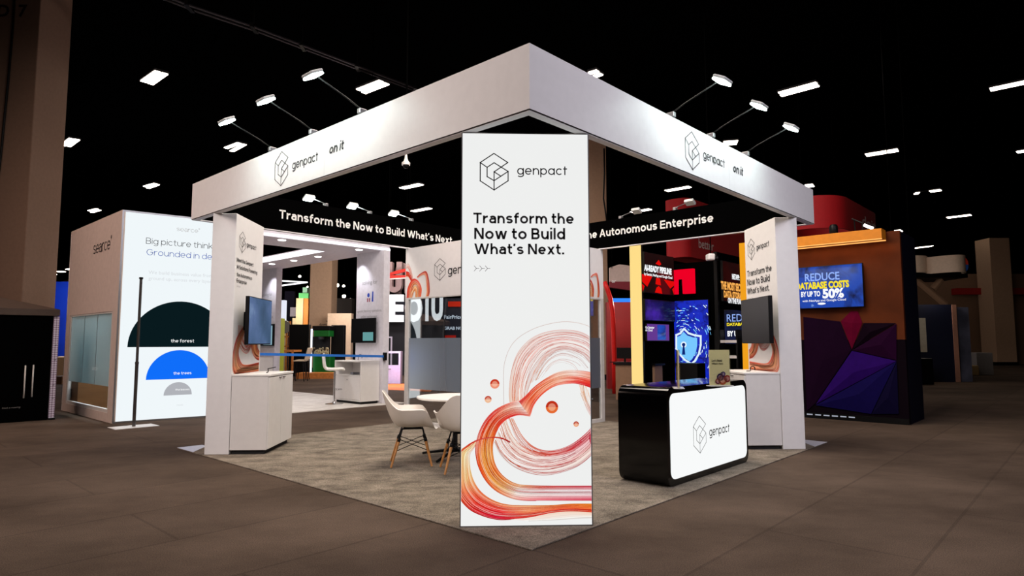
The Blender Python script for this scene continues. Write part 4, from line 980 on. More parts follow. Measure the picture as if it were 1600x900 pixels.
c = P(5.25, 10.0, 0.658); tag(MB().box(-.09, .09, -.06, .06, 0.0, .05, 0, Matrix.Translation(c) @ BM, bev=.008).build('media_box', mat('grey_plastic', (120, 120, 126), 0.5)), 'small grey box on the open shelf of the white cabinet', 'box')
cable_loop('black cable loop lying on the open-shelf cabinet', P(5.25, 9.8, 0.987), 0.07, -0.3, PI*1.1, Vector((0.7, -0.7, 0)), (-0.02, 0.02, -0.05))

def bar_stool(c, rz, label, group):
    t = thing('bar_stool', label, 'stool', c, rz, group); M = Matrix.Translation(c) @ Matrix.Rotation(rz, 4, 'Z')
    MB().lathe([(0.001, 0), (0.2, 0), (0.2, 0.012), (0.05, 0.03), (0.03, 0.06), (0.001, 0.06)], 28, 0, M).build('base_disc', CHROME, t, smooth=40.0)
    MB().tube([M @ Vector((0, 0, .05)), M @ Vector((0, 0, .74))], 0.024, 14).build('gas_column', CHROME, t, smooth=40.0)
    MB().tube([M @ Vector((.02+.15*math.cos(a), .15*math.sin(a), .33)) for a in [k*PI/8-PI/2 for k in range(9)]], 0.01, 8).tube([M @ Vector((0.02, -.15, .33)), M @ Vector((0.02, .15, .33))], .01, 8).build('footrest', CHROME, t, smooth=True)
    # seat and back: one upholstered L-shaped shell
    prof = [(.22, .765), (.16, .79), (0.0, .785), (-.15, .79), (-.21, .83), (-.235, .92), (-.25, 1.06), (-.255, 1.14)]
    up = [Vector((x, z)) for x, z in prof]; n = len(up); hw_ = .2; vs = []; fs = []
    rows = catmull(prof, 22); K = 22
    off = []
    for i in range(K):
        d = rows[min(i+1, K-1)]-rows[max(i-1, 0)]; d.normalize(); off.append(Vector((d.y, -d.x)))
    for i in range(K):
        e = min(i, K-1-i); tk = .03 if e > 1 else (.012 if e == 0 else .026)
        for y, f in ((-hw_, .3), (-hw_+.025, 1), (hw_-.025, 1), (hw_, .3)): p = rows[i]-off[i]*tk*f; vs.append(M @ Vector((p.x, y, p.y)))
        for y, f in ((hw_, .3), (hw_-.025, 1), (-hw_+.025, 1), (-hw_, .3)): p = rows[i]+off[i]*tk*f; vs.append(M @ Vector((p.x, y, p.y)))
    for i in range(K-1):
        for k in range(8): fs.append([i*8+k, i*8+(k+1) % 8, (i+1)*8+(k+1) % 8, (i+1)*8+k])
    fs.append(list(range(8))[::-1]); fs.append([(K-1)*8+k for k in range(8)])
    MB().add(vs, fs).build('seat', mat('white_leatherette', (222, 218, 210), 0.4), t, smooth=50.0)
    return t
G2 = 'white bar stools under the canopy'
st = bar_stool(P(4.7, 9.98, 0.011), math.radians(12), 'white bar stool on a chrome column beside the open-shelf cabinet', G2)
dup(st, P(4.4, 14.7, 0.011), math.radians(190), 'white bar stool beside the farther canopy column, left of the lime panel', G2)
# blue barrier belt
t = thing('barrier_belt', 'blue barrier belt stretched under the canopy to the near column', 'barrier', P(4, 9.25, 1.08), PI/4)
zb = hit(598, 557, P(5.6, 9.25, 0), Vector((-S2, S2, 0))).z
za = hit(405, 553, P(2.6, 9.25, 0), Vector((-S2, S2, 0))).z
pts = [P(2.42+(5.55-2.42)*k/12, 9.28, za+(zb-za)*k/12) for k in range(13)]
mb = MB()
for a, b2 in zip(pts[:-1], pts[1:]):
    dz = Vector((0, 0, .026)); dn = Vector((S2, -S2, 0))*.001
    mb.add([a-dz-dn, b2-dz-dn, b2+dz-dn, a+dz-dn, a-dz+dn, b2-dz+dn, b2+dz+dn, a+dz+dn], [[0, 1, 2, 3], [7, 6, 5, 4], [3, 2, 6, 7], [4, 5, 1, 0]])
mb.build('belt', mat('blue_webbing', (36, 110, 200), 0.6), t)
MB().box(5.53, 5.60, 9.24, 9.318, zb-.09, zb+.09, 0, BM, bev=.006).build('belt_clip', BLACK, t)

# ------------------------------------------------------------------ helpers for things farther back
def fpos(x, D): return at(x, 535, D)
def fbox(mb, x0, x1, yt, yb, D, th, m=0, rot=0.0, bev=0.0):
    """upright box: pixel edges at depth D; yb None = down to the floor"""
    a = at(x0, yt, D); b2 = at(x1, yt, D); c = (a+b2)/2; wd = (b2-a).length
    z0 = 0.0 if yb is None else at((x0+x1)/2, yb, D).z
    M = Matrix.Translation((c.x, c.y, 0)) @ Matrix.Rotation(rot-YAW, 4, 'Z')
    return mb.box(-wd/2, wd/2, 0, th, z0, c.z, m, M, bev)
def fface(x, D): p = at(x, 535, D); return Face((p.x, p.y, 0), (math.cos(YAW), -math.sin(YAW), 0))
def simple(name, label, cat, mb, mats, group=None, smooth=False):
    return tag(mb.build(name, mats, smooth=smooth), label, cat, group)

# hall columns
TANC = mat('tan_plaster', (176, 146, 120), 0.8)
def hall_column(label, x0, x1, D, top=11.0, deep=None, m=None):
    a = at(x0, 535, D); b2 = at(x1, 535, D); wd = (b2-a).length; c = (a+b2)/2
    t = thing('hall_column', label, 'column', (c.x, c.y+wd/2, 0), -YAW)
    M = Matrix.Translation((c.x, c.y, 0)) @ Matrix.Rotation(-YAW, 4, 'Z')
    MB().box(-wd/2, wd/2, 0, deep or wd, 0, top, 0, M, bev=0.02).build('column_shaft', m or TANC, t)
    MB().box(-wd/2-.03, wd/2+.03, -.03, (deep or wd)+.03, 0, .2, 0, M).build('column_base', BLACK, t)
    return t, Face(M @ Vector((-wd/2, 0, 0)), M.to_3x3() @ Vector((1, 0, 0))), wd
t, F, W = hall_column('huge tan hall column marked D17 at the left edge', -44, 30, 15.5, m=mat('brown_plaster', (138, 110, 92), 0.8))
mb = MB(); put_text(mb, F, 'D17', (-4, 24), (42, 27), bold=0.03); mb.build('lettering', mat('dark_stencil', (30, 24, 22), 0.7), t)
mb = MB(); pts = [F.px(x, y) for x, y in ((26, -40), (22, 40), (16, 110), (9, 180), (2, 250), (-8, 330))]
mb.tube([F.pt(x, z, .03) for x, z in pts], .025, 8); mb.build('hanging_cable', BLACK, t, smooth=True)
t, F, W = hall_column('tan hall column rising behind the lit tower on its right', 922, 951, 24)
t, F, W = hall_column('tan hall column rising behind the popcorn stand', 482, 516, 31, top=7.0)
hall_column('dim tan hall column at the far right', 1556, 1588, 38, top=7.6)
# black cable down the column right of the tower
a = [(944, 232), (944.5, 270), (943, 310), (946, 330), (948, 345)]
MB().tube([at(x, y, 23.95) for x, y in a], .03, 6).build('hanging_cable', BLACK, t, smooth=True)

# ------------------------------------------------------------------ stand with popcorn and the things around it (far centre-left)
D = 27.0
o = simple('exhibit_booth_wall', 'black freestanding panel left of the popcorn machine', 'panel', fbox(MB(), 452, 483, 507, None, D, .3, bev=.02), BLACK)
o = simple('exhibit_booth_wall', 'black freestanding panel right of the popcorn machine', 'panel', fbox(MB(), 517.5, 538, 508, None, D, .3, bev=.02), BLACK)
c = fpos(502, D-.6); t = thing('popcorn_machine', 'green popcorn machine with a glass case of popcorn', 'popcorn machine', (c.x, c.y, 0), -YAW)
GRN = mat('popcorn_green', (10, 96, 30), 0.4); Dp = D-.9
fbox(MB(), 488, 515.5, 509, 516, Dp, .75, bev=.02).build('top_cover', BLACK, t)
fbox(MB(), 490, 514.5, 516, 526, Dp, .7, bev=.02).build('top_sign', GRN, t)
mb = MB()
for xa, xb in ((488.5, 490), (514.5, 516)): fbox(mb, xa, xb, 526, 556, Dp, .05)
mb.build('case_post', BLACK, t)
mb = fbox(MB(), 490, 514.5, 526, 556, Dp, .01); mb.build('glass_pane', GL, t)
fbox(MB(), 490, 514.5, 526, 556, Dp+.65, .03).build('case_back', mat('dark_metal', (45, 44, 44), 0.4), t)
mb = MB()
for k in range(170):
    c = at(random.uniform(491, 514), 555-abs(random.gauss(0, 4.2)), Dp+random.uniform(.05, .5)); r = random.uniform(.03, .05)
    bm = bmesh.new(); bmesh.ops.create_icosphere(bm, subdivisions=1, radius=r); mb.add([v.co+c for v in bm.verts], [[v.index for v in f.verts] for f in bm.faces]); bm.free()
o = mb.build('popcorn_heap', mat('popcorn', (232, 214, 170), 0.8), t); o['kind'] = 'stuff'
p = at(502, 530, Dp+.3); MB().lathe([(.001, 0), (.12, 0), (.16, .2), (.001, .2)], 16, 0, Matrix.Translation(p)).build('kettle', ALU, t)
fbox(MB(), 489, 516, 556, 583, Dp, .75, bev=.02).build('base_cabinet', GRN, t)
for xa in (491, 512): fbox(MB(), xa, xa+3, 583, None, Dp+.1, .1).build('foot', BLACK, t)
o = simple('light_tube', 'thin upright white light tube left of the popcorn machine', 'light', fbox(MB(), 485.8, 488, 514, 581, Dp-.05, .04), glow('tube_light', (225, 240, 255), 2.0))
d = bpy.data.lights.new('popcorn_lamp', 'POINT'); d.energy = 12; d.color = (1, .9, .7); l = bpy.data.objects.new('popcorn_lamp', d); COL.objects.link(l); l.location = at(502, 527.5, Dp+.3)
WOOD = mat('warm_wood', (190, 118, 56), 0.5, noise=0.2)
o = simple('wooden_platform', 'low orange-brown wooden platform below the popcorn machine', 'platform', fbox(MB(), 462, 525, 583, None, 25.0, .95), WOOD)
c = fpos(446, 24); t = thing('high_table', 'tall wooden table left of the popcorn machine', 'table', (c.x, c.y, 0), -YAW)
fbox(MB(), 432, 459, 547, 550, 23.6, .9).build('tabletop', WOOD, t)
for xa, dd in ((433, 0), (455.5, 0), (433, .8), (455.5, .8)): fbox(MB(), xa, xa+2.4, 550, None, 23.6+dd, .07).build('leg', WOOD, t)
G3 = 'pale high chairs at the wooden table'
def high_chair(x, D, label):
    c = fpos(x, D); t = thing('high_chair', label, 'chair', (c.x, c.y, 0), -YAW, G3)
    M = Matrix.Translation((c.x, c.y, 0)) @ Matrix.Rotation(-YAW, 4, 'Z'); sh = mat('pale_shell', (214, 196, 170), 0.5)
    MB().box(-.2, .2, -.2, .2, .72, .76, 0, M, bev=.015).build('seat', sh, t)
    mb = MB(); mb.tube([M @ Vector((.2, 0, .74)), M @ Vector((.27, 0, .95)), M @ Vector((.33, 0, 1.2))], .04, 8)
    M2 = M @ Matrix.Translation((.27, 0, .98)) @ Matrix.Rotation(.25, 4, 'Y'); MB().box(-.02, .02, -.2, .2, -.22, .24, 0, M2, bev=.018).build('backrest', sh, t)
    for sx in (-1, 1):
        for sy in (-1, 1): MB().tube([M @ Vector((sx*.14, sy*.14, .72)), M @ Vector((sx*.22, sy*.2, 0))], .016, 8).build('leg', BLACK, t)
    return t
high_chair(470, 23.5, 'nearer pale high chair at the right end of the wooden table')
high_chair(473, 24.4, 'farther pale high chair at the right end of the wooden table')
c = fpos(443, 29); t = thing('wooden_rack', 'warm wooden rack standing behind the tall table', 'rack', (c.x, c.y, 0), -YAW)
for xa in (437, 447, 452): fbox(MB(), xa, xa+1.8, 502, None, 29, .1).build('upright', WOOD, t)
for ya in (513, 525, 540): fbox(MB(), 437, 453.8, ya, ya+2, 29, .4).build('shelf', WOOD, t)
p = at(446, 511, 29.1); simple('round_drum', 'grey oval drum head leaning on the wooden rack', 'drum', MB().lathe([(.001, 0), (.3, 0), (.3, .1), (.001, .1)], 24, 0, Matrix.Translation(p+Vector((0, -.15, 0))) @ Matrix.Rotation(PI/2, 4, 'X')), mat('drum_grey', (105, 98, 92), 0.6))
# stacked-block tower, sign letter, lime panel
c = fpos(469, 33); t = thing('block_tower', 'tower of giant cream, orange and green blocks', 'display', (c.x, c.y, 0), -YAW)
CRM = mat('block_cream', (236, 214, 170), 0.6); ORB = mat('block_orange', (236, 150, 70), 0.6); GRB = mat('block_green', (110, 214, 130), 0.6)
fbox(MB(), 463, 474, 466, 520, 33, .8).build('cream_block', CRM, t)
fbox(MB(), 474.2, 482, 466, 520, 33.1, .7).build('orange_block', ORB, t)
fbox(MB(), 457, 463, 497, 520, 33.05, .7).build('side_block', CRM, t)
fbox(MB(), 467, 482, 458, 466, 33, .8).build('green_block', GRB, t)
fbox(MB(), 473, 480, 449, 458, 33.1, .6).build('top_block', mat('block_mint', (170, 228, 200), 0.6), t)
fbox(MB(), 457, 482, 520, None, 33, .9).build('block_base', mat('block_dark', (40, 36, 34), 0.7), t)
t_ = simple('illuminated_letter', 'lit white upright letter sign left of the block tower', 'sign', fbox(fbox(MB(), 437, 445, 469, 502, 32, .3), 434.5, 437.2, 469, 473, 32, .3), glow('letter_white', (238, 240, 255), 0.95))
simple('letter_stand', 'wooden plinth under the lit white letter', 'plinth', fbox(MB(), 435, 446, 502, None, 32, .4), mat('plinth_wood', (170, 150, 120), 0.6))
t = thing('sign_cube', 'small pale sign with the letter d beside the block tower', 'sign', fpos(457.5, 34)); t.location.z = 0; INV[t.name] = Matrix.Translation(t.location).inverted()
fbox(MB(), 453.5, 463, 480, 494.5, 34, .4).build('sign_face', mat('pale_lilac', (196, 186, 200), 0.5), t)
mb = MB(); put_text(mb, fface(457, 34), 'd', (454.5, 488.5), (457.5, 488.5), bold=.03, off=.01); mb.build('lettering', INK, t)
fbox(MB(), 456, 459, 494.5, None, 34.1, .2).build('sign_post', BLACK, t)
simple('lime_panel', 'lime green upright panel beside the farther canopy column', 'panel', fbox(MB(), 427.5, 437, 497, None, 21.5, .5), mat('lime', (150, 158, 40), 0.6))
simple('dark_curtain', 'dark violet drape hanging behind the lit letter', 'curtain', fbox(MB(), 445, 460, 455, None, 36, .2), mat('violet_drape', (34, 30, 52), 0.9))
t = thing('hanging_light', 'hanging pointed frame of white light lines far behind the canopy', 'light', at(455, 440, 30))
pts = [at(430, 438.5, 30), at(480, 441, 31.5), at(430, 447.5, 28)]
for a, b2 in ((0, 1), (1, 2)): MB().tube([pts[a], pts[b2]], .035, 6).build('light_line', glow('tube_light2', (250, 250, 255), 1.6), t)
for p in pts: MB().tube([p, Vector((p.x, p.y, 11.0))], .008, 5).build('hanger_wire', BLACKF, t)
# cream wall 'what gets down to business'
c = fpos(530, 30); t = thing('display_wall', 'cream display wall about getting down to business with a red diagonal', 'wall panel', (c.x, c.y, 0), -YAW)
fbox(MB(), 512, 549, 489.5, None, 30, .4).build('wall_panel', mat('cream_wall', (236, 208, 180), 0.6), t)
F = fface(530, 30); mb = MB(); letter(t, F, INK, 'what gets', (509, 503), (526.5, 503), bold=.015, off=.01); letter(t, F, INK, 'down to business', (499, 508.5), (536, 508.5), bold=.015, off=.01)
mb = MB(); F.poly(mb, [F.px(x, y) for x, y in ((539, 532), (549, 511), (549, 522), (541, 548))], .012); mb.build('red_diagonal', mat('red_print', (200, 40, 30), 0.6), t)
simple('dark_backdrop', 'dark brown exhibit wall standing behind the cream display wall', 'wall panel', fbox(MB(), 512, 550, 466, None, 33, .6), mat('gantry_brown', (30, 24, 21), 0.8))

# ------------------------------------------------------------------ big letters and the blue stand (far centre)
c = fpos(660, 27); t = thing('letter_sign', 'row of big lit white letters reading EOIU', 'sign', (c.x, c.y, 0), -YAW)
F = fface(607, 27); LW = glow('letter_lit_front', (250, 252, 255), 1.6); LS = mat('letter_side', (150, 140, 142), 0.5)
for ch_, xa, xb, yb in (('E', 607.5, 631, 500), ('O', 633, 660, 500), ('I', 664.5, 669.5, 499), ('U', 674, 692, 498)):
    mb = MB(); put_text(mb, F, ch_, (xa, yb), (xb, yb), bold=.055, capx=39, off=0.0); o = mb.build('letter', LW, t)
    mb = MB(); put_text(mb, F.shift(-.42), ch_, (xa, yb), (xb, yb), bold=.055, capx=39, off=0, extrude=.2); mb.build('letter_body', LS, o)
fbox(MB(), 606, 694, 499, None, 27.6, .3).build('sign_base', mat('navy_base', (12, 14, 22), 0.6), t)
t = thing('letter_sculpture', 'hanging grey-pink solid letters above the lit white letters', 'sign', at(622, 435, 29))
GP = mat('letter_grey_pink', (178, 152, 152), 0.5)
F = fface(604, 29)
def uletter(F, x0, x1, yt, yb, st, flip, name):
    a = F.px(x0, yb); b2 = F.px(x1, yt); W = b2[0]-a[0]; H = b2[1]-a[1]; r = W/2; s = st*W; out = []
    arc = lambda R, a0, a1: [(r+R*math.cos(math.radians(a0+(a1-a0)*k/12)), r+R*math.sin(math.radians(a0+(a1-a0)*k/12))) for k in range(13)]
    pts = [(0, H), (0, r)]+arc(r, 180, 360)+[(W, H), (W-s, H), (W-s, r)]+arc(r-s, 360, 180)[1:-1]+[(s, r), (s, H)]
    if flip: pts = [(x, H-z) for x, z in pts][::-1]
    mb = MB(); F.poly(mb, [(a[0]+x, a[1]+z) for x, z in pts], 0, 0, .45); mb.build(name, GP, t)
uletter(F, 604, 628, 409, 457, .36, False, 'letter'); uletter(fface(604, 29.6), 617.5, 640, 411, 458, .34, True, 'letter')
for x in (609, 635): p = at(x, 412, 29.3); MB().tube([p, Vector((p.x, p.y, 11.0))], .01, 5).build('hanger_wire', BLACKF, t)
t = thing('ring_banner', 'red band banner with a white lower edge across the grey letters', 'banner', at(622, 428, 28.4))
F = fface(604, 28.4); mb = MB(); F.poly(mb, [F.px(x, y) for x, y in ((604, 428), (622, 422), (641, 418), (641, 422.5), (622, 427.5), (604, 431))], 0, 0, .1); mb.build('upper_band', mat('banner_red', (206, 40, 26), 0.5), t)
mb = MB(); F.poly(mb, [F.px(x, y) for x, y in ((604, 430), (641, 430), (641, 433), (604, 435.5))], 0, 0, .1); mb.build('lower_band', mat('banner_red', (206, 40, 26), 0.5), t)
mb = MB(); F.poly(mb, [F.px(x, y) for x, y in ((604, 435.5), (641, 433), (641, 434.6), (604, 437))], 0, 0, .1); mb.build('white_edge', mat('banner_white', (235, 228, 224), 0.5), t)
for x in (606, 639): p = at(x, 420 if x > 620 else 428, 28.4); MB().tube([p+Vector((0, .05, -.4)), Vector((p.x, p.y+.05, 11.0))], .01, 5).build('hanger_wire', BLACKF, t)
c = fpos(640, 32); t = thing('display_wall', 'dark navy stand wall behind the glass room with white lettering', 'wall panel', (c.x, c.y, 0), -YAW)
fbox(MB(), 603, 760, 466, None, 32, .3).build('wall_panel', mat('navy_wall', (16, 22, 44), 0.6), t)
F = fface(603, 31.7); mb = MB(); F.quad(mb, F.px(700, 480)[0], F.px(760, 480)[0], F.px(700, 479)[1], F.px(700, 471)[1], 0, 0, .2); mb.build('red_stripe', glow('stripe_red', (214, 50, 30), .9), t)
LP_ = glow('letter_pale', (225, 235, 250), .9)
letter(t, F, LP_, 'FairPrice', (694, 498), (722, 498), bold=.02, off=.01); letter(t, F, LP_, 'tcs', (605, 516), (611, 516), off=.01); letter(t, F, LP_, 'GRAB NOW', (694, 515), (730, 515), bold=.02, off=.01)
mb = MB(); F.quad(mb, F.px(650, 530)[0], F.px(712, 530)[0], F.px(650, 529)[1], F.px(650, 524)[1], 0, 0, .2); mb.build('red_counter', glow('stripe_red2', (190, 40, 30), .7), t)
mb = MB(); F.quad(mb, F.px(670, 520)[0], F.px(684, 520)[0], F.px(670, 522)[1], F.px(670, 512)[1], 0, 0, .1); mb.build('teal_screen', glow('teal_panel', (70, 130, 140), .8), t)
c = fpos(615, 22); t = thing('lit_cabinet', 'lilac-lit white cabinet right of the canopy column', 'cabinet', (c.x, c.y, 0), -YAW)
LIL = mat('lilac_white', (214, 200, 232), 0.5)
fbox(MB(), 602.5, 623, 571, 602, 22, .4).build('carcass', LIL, t)
for xa, xb, ya, yb in ((623, 626, 549, 602), (601, 623, 549, 552)): fbox(MB(), xa, xb, ya, yb, 22, .4).build('frame', LIL, t)
fbox(MB(), 602, 611, 576, 577.5, 21.97, .03).build('handle', GREYINK, t)
simple('framed_screen', 'small dark screen in a white frame behind the lilac-lit cabinet', 'screen', fbox(fbox(fbox(MB(), 601, 603, 526, None, 24, .1), 610.5, 612.5, 526, None, 24, .1), 603, 610.5, 526, 528, 24, .1), mat('frame_lilac', (200, 196, 212), 0.5))
simple('orange_carpet', 'orange carpet under the lilac-lit cabinet', 'carpet', MB().prism([(p.x, p.y) for p in (fl(602, 609), fl(672, 612), fl(690, 600), fl(602, 600))], 0, .008), mat('orange_pile', (226, 124, 60), 0.9))
d = bpy.data.lights.new('stand_fill', 'POINT'); d.energy = 120; d.color = (1, .9, .95); l = bpy.data.objects.new('stand_fill', d); COL.objects.link(l); l.location = at(630, 490, 21.5)  # unseen fill light added to brighten the cabinet and things around it

# ------------------------------------------------------------------ stand across the right aisle: dark block, wood wall, screens
RUN = 9.2
WF = Face(P(RUN, 5.3, 0), (S2, -S2, 0))            # faces the aisle; x runs towards the camera
def wx(px, py=500): return WF.px(px, py)
xE = 5.3+0.43
t = thing('exhibit_block', 'dark exhibit block with a wood wall above faceted purple panels', 'booth', P(RUN+.6, .4, 0), PI/4)
WDM = mat('walnut_veneer', (84, 38, 14), 0.6, spec=.1, noise=0.25, nscale=2.2)
xw0 = wx(1225)[0]
zt = WF.px(1404, 360)[1]; zw = WF.px(1352, 504)[1]
mb = MB(); WF.quad(mb, xw0, xE, zw-.3, zt, 0, 0, .1); mb.build('wood_wall', WDM, t)
mb = MB().box(RUN+.1, RUN+1.2, -.43, 1.6, 0, zt, 0, BM); mb.build('block_body', mat('navy_dark', (10, 10, 28), 0.7, spec=.1), t)
mb = MB(); WF.quad(mb, xw0, xE, 0, zw-.3, 0, 0, .1); mb.build('lower_wall', mat('plum_black', (12, 4, 12), 0.8, spec=.05), t)
def fp(pts): return [WF.px(1240+x*.2333, 460+y*.2333) for x, y in pts]
FAC = (((318, 180), (385, 112), (432, 112), (462, 190), (392, 368), (150, 5, 60)), ((470, 192), (690, 192), (396, 370), (26, 4, 26)), ((690, 196), (690, 440), (396, 374), (52, 4, 56)),
       ((393, 378), (690, 446), (150, 735), (66, 14, 150)), ((690, 450), (520, 800), (150, 742), (28, 16, 110)), ((692, 456), (705, 800), (526, 800), (18, 10, 66)), ((66, 150), (315, 182), (388, 372), (146, 730), (90, 780), (40, 6, 44)))
for k, f in enumerate(FAC):
    pts = fp(f[:-1]); cx = sum(p[0] for p in pts)/len(pts); cz = sum(p[1] for p in pts)/len(pts)
    pts = [(x, max(z, .06)) for x, z in pts]
    mb = MB(); n = len(pts); mb.add([WF.pt(x, max(z, .06), .015) for x, z in pts]+[WF.pt(cx, cz, .05)], [[i, (i+1) % n, n] for i in range(n)])
    mb.build('facet', mat('facet_%d' % k, tuple(int(q*.62) for q in f[-1]), 0.8, noise=.1, spec=.05), t)
mb = MB(); WF.quad(mb, xw0, xE, 0.0, .1, .03, 0, .03); mb.build('kick_base', BLACK, t)
for k in range(6):
    x = wx(1262+k*13, 655)[0]; mb = MB(); WF.quad(mb, x, x+.1, .055, .075, .034, 0, .004); mb.build('base_light', glow('base_dash', (190, 195, 210), .7), t)
# orange beam light on the wood wall
z1 = WF.px(1383, 360)[1]; xb1 = wx(1384, 365)[0]
t = thing('beam_light', 'long orange beam light along the top of the wood wall', 'light', WF.pt((xw0+xb1)/2, z1-.1, .15))
OB = mat('beam_orange', (226, 138, 24), 0.5)
mb = MB(); WF.quad(mb, xw0, xb1, z1-.17, z1, .30, 0, .298); mb.build('beam_body', OB, t)
mb = MB(); WF.quad(mb, xw0, xb1, z1-.188, z1-.171, .298, 0, .02); mb.build('glowing_strip', glow('amber_strip', (255, 176, 96), 1.3), t)
mb = MB(); WF.quad(mb, xw0, xb1, z1-.188, z1-.171, .03, 0, .02); mb.build('glowing_strip', glow('amber_strip', (255, 176, 96), 1.3), t)
d = bpy.data.lights.new('beam_light_glow', 'AREA'); d.shape = 'RECTANGLE'; d.size = 2.2; d.size_y = .1; d.energy = 5; d.color = (1, .55, .2)
l = bpy.data.objects.new('beam_light_glow', d); COL.objects.link(l); l.location = WF.pt((xw0+xb1)/2, z1-.2, .16); l.rotation_euler = (0, 0, -PI/4)
# big screen on the wood wall
def datascreen(name, c0, c1, c2, scale, strength=1.0):
    return screenmat(name, [(0.3, c0), (0.52, c1), (0.66, c1), (0.74, c2)], strength, scale=scale, dist=1.2)
BLU = datascreen('blue_network_screen', (4, 14, 60), (20, 66, 170), (150, 190, 250), 2.6)
a = WF.px(1249, 415); c = WF.px(1353, 480); a1 = WF.px(1352, 411)
scx, scz = (a[0]+c[0])/2-.03, (a1[1]+c[1])/2; sw, sh = c[0]-a[0]+.06, a1[1]-c[1]
tt, Mf = tv('television', 'big blue screen reading Reduce Database Costs on the wood wall', WF, scx, scz, sw, sh, .09, BLU)
SFc = Face(Mf @ Vector((0, 0, 0)), WF.X); SFc.O = SFc.O-Vector((0, 0, SFc.O.z))
YL = glow('screen_yellow', (250, 226, 40), 1.0); WT = glow('screen_white', (250, 252, 255), 1.0)
letter(tt, SFc, glow('screen_blue_text', (150, 180, 250), 1.0), 'REDUCE', (1258, 440), (1312, 436), bold=.02, capx=12, off=.008)
letter(tt, SFc, YL, 'DATABASE COSTS', (1244, 452), (1327, 448.5), bold=.05, capx=10, off=.008)
letter(tt, SFc, WT, 'BY UP TO', (1252, 464), (1282, 462.5), bold=.04, capx=8, off=.008)
letter(tt, SFc, WT, '50%', (1285.5, 465.5), (1319, 464), bold=.05, capx=14, off=.008)
letter(tt, SFc, WT, 'with NetApp and Google Cloud', (1254, 472), (1322, 469.5), bold=.01, off=.008)
# faint ellipse on the screen below the writing
mb = MB(); e = SFc.px(1284, 474.5); SFc.poly(mb, [(e[0]+.07*math.cos(2*PI*k/20), e[1]+.02*math.sin(2*PI*k/20)) for k in range(20)], .008); mb.build('screen_mark', WT, tt)

# --- inner part of that stand: black back wall with screens
t = thing('screen_wall', 'black open stand wall carrying the red sign and glowing screens', 'booth', P(11, 3.4, 0), PI/4)
mb = MB().box(10.82, 11.0, 1.62, 4.9, 0.03, 3.3, 0, BM); mb.build('back_wall', BLACKF, t)
mb = MB().box(RUN+.15, 10.82, 4.74, 4.9, 0.03, 3.45, 0, BM); mb.build('side_wall', BLACKF, t)
mb = MB().box(9.5, 10.81, 3.01, 3.08, 2.1, 3.3, 0, BM); mb.build('header_panel', BLACKF, t)
mb = MB().box(9.46, 9.53, 3.01, 3.08, 0.03, 3.3, 0, BM); mb.build('header_post', BLACK, t)
mb = MB().box(RUN+.16, 11.0, 1.65, 4.9, 0, .03, 0, BM); mb.build('floor_panel', mat('purple_pile', (46, 30, 66), 0.9), t)
KF = Face(P(10.8, 5.2, 0), (S2, -S2, 0)); KS = Face(P(RUN+.05, 4.73, 0), (S2, S2, 0)); KH = Face(P(RUN+.05, 3.0, 0), (S2, S2, 0))
# glowing post
xa = WF.px(985.5, 500)[0]; xb_ = WF.px(1000.5, 500)[0]
v1 = 5.3-xa; v0 = 5.3-xb_
zt = WF.px(992, 383)[1]
t = thing('light_post', 'tall warm yellow glowing post behind the reception counter', 'light', P(RUN, (v0+v1)/2, 0), PI/4)
MB().box(RUN, RUN+.08, v0, v1, .05, zt, 0, BM).build('glowing_panel', glow('warm_post', (255, 222, 138), 1.0), t)
MB().box(RUN+.081, RUN+.13, v0-.02, v1+.02, 0.03, zt+.02, 0, BM).build('post_back', BLACK, t)
MB().box(RUN-.02, RUN+.15, v0-.05, v1+.05, 0, .05, 0, BM).build('post_foot', BLACK, t)
xo = WF.px(1156, 420)[0]
t = thing('light_post', 'orange glowing post beside the right tower', 'light', P(RUN, 5.3-xo, 0), PI/4)
v1 = 5.3-xo; v0 = 5.3-WF.px(1163, 420)[0]
MB().box(RUN, RUN+.08, v0-.06, v1, .05, WF.px(1156, 380)[1], 0, BM).build('glowing_panel', glow('amber_post', (240, 160, 30), 1.0), t)
MB().box(RUN-.02, RUN+.15, v0-.09, v1+.03, 0, .05, 0, BM).build('post_foot', BLACK, t)
# hanging red letter sign
t = thing('red_logo_sign', 'bright red square sign with a notch hanging among the screens', 'sign', KF.pt(KF.px(1071, 440)[0], KF.px(1071, 440)[1], 0), PI/4)
mb = MB(); KF.poly(mb, [KF.px(920+x/3.4615, 360+y/3.4615) for x, y in ((467, 217), (576, 208), (580, 341), (521, 344), (517, 264), (488, 266), (489, 346), (470, 347))], .12, 0, .1); mb.build('sign_face', glow('sign_red', (244, 0, 38), .95), t)
p = KF.pt(*KF.px(1071, 440), .0); M = Matrix.Translation(p) @ BM; MB().box(-.02, .02, -.1, .1, -.1, .1, 0, M).build('wall_bracket', BLACK, t)
# red screen AI-READY PIPELINE
def panel_tv(label, F, px0, px1, py0, py1, scr, off=.08):
    a = F.px(px0, (py0+py1)/2); b2 = F.px(px1, (py0+py1)/2); m_ = (px0+px1)/2
    zt_, zb_ = F.px(m_, py0)[1], F.px(m_, py1)[1]
    tt, Mf = tv('display_screen', label, F, (a[0]+b2[0])/2, (zt_+zb_)/2, abs(b2[0]-a[0]), zt_-zb_, off, scr, cat='screen')
    Fs = Face(Mf @ Vector((0, 0, 0)), F.X); Fs.O.z = 0
    return tt, Fs
REDS = screenmat('red_scene_screen', [(0.4, (14, 2, 2)), (0.52, (60, 4, 4)), (0.62, (150, 10, 8)), (0.8, (230, 20, 14))], 0.8, scale=1.4)
tt, Fs = panel_tv('dark red screen reading AI-Ready Pipeline beside the yellow glowing post', KS, 1002, 1048.5, 398, 460, screenmat('black_red_screen', [(0.3, (6, 1, 1)), (0.8, (40, 3, 3))], 0.8, scale=1.2))
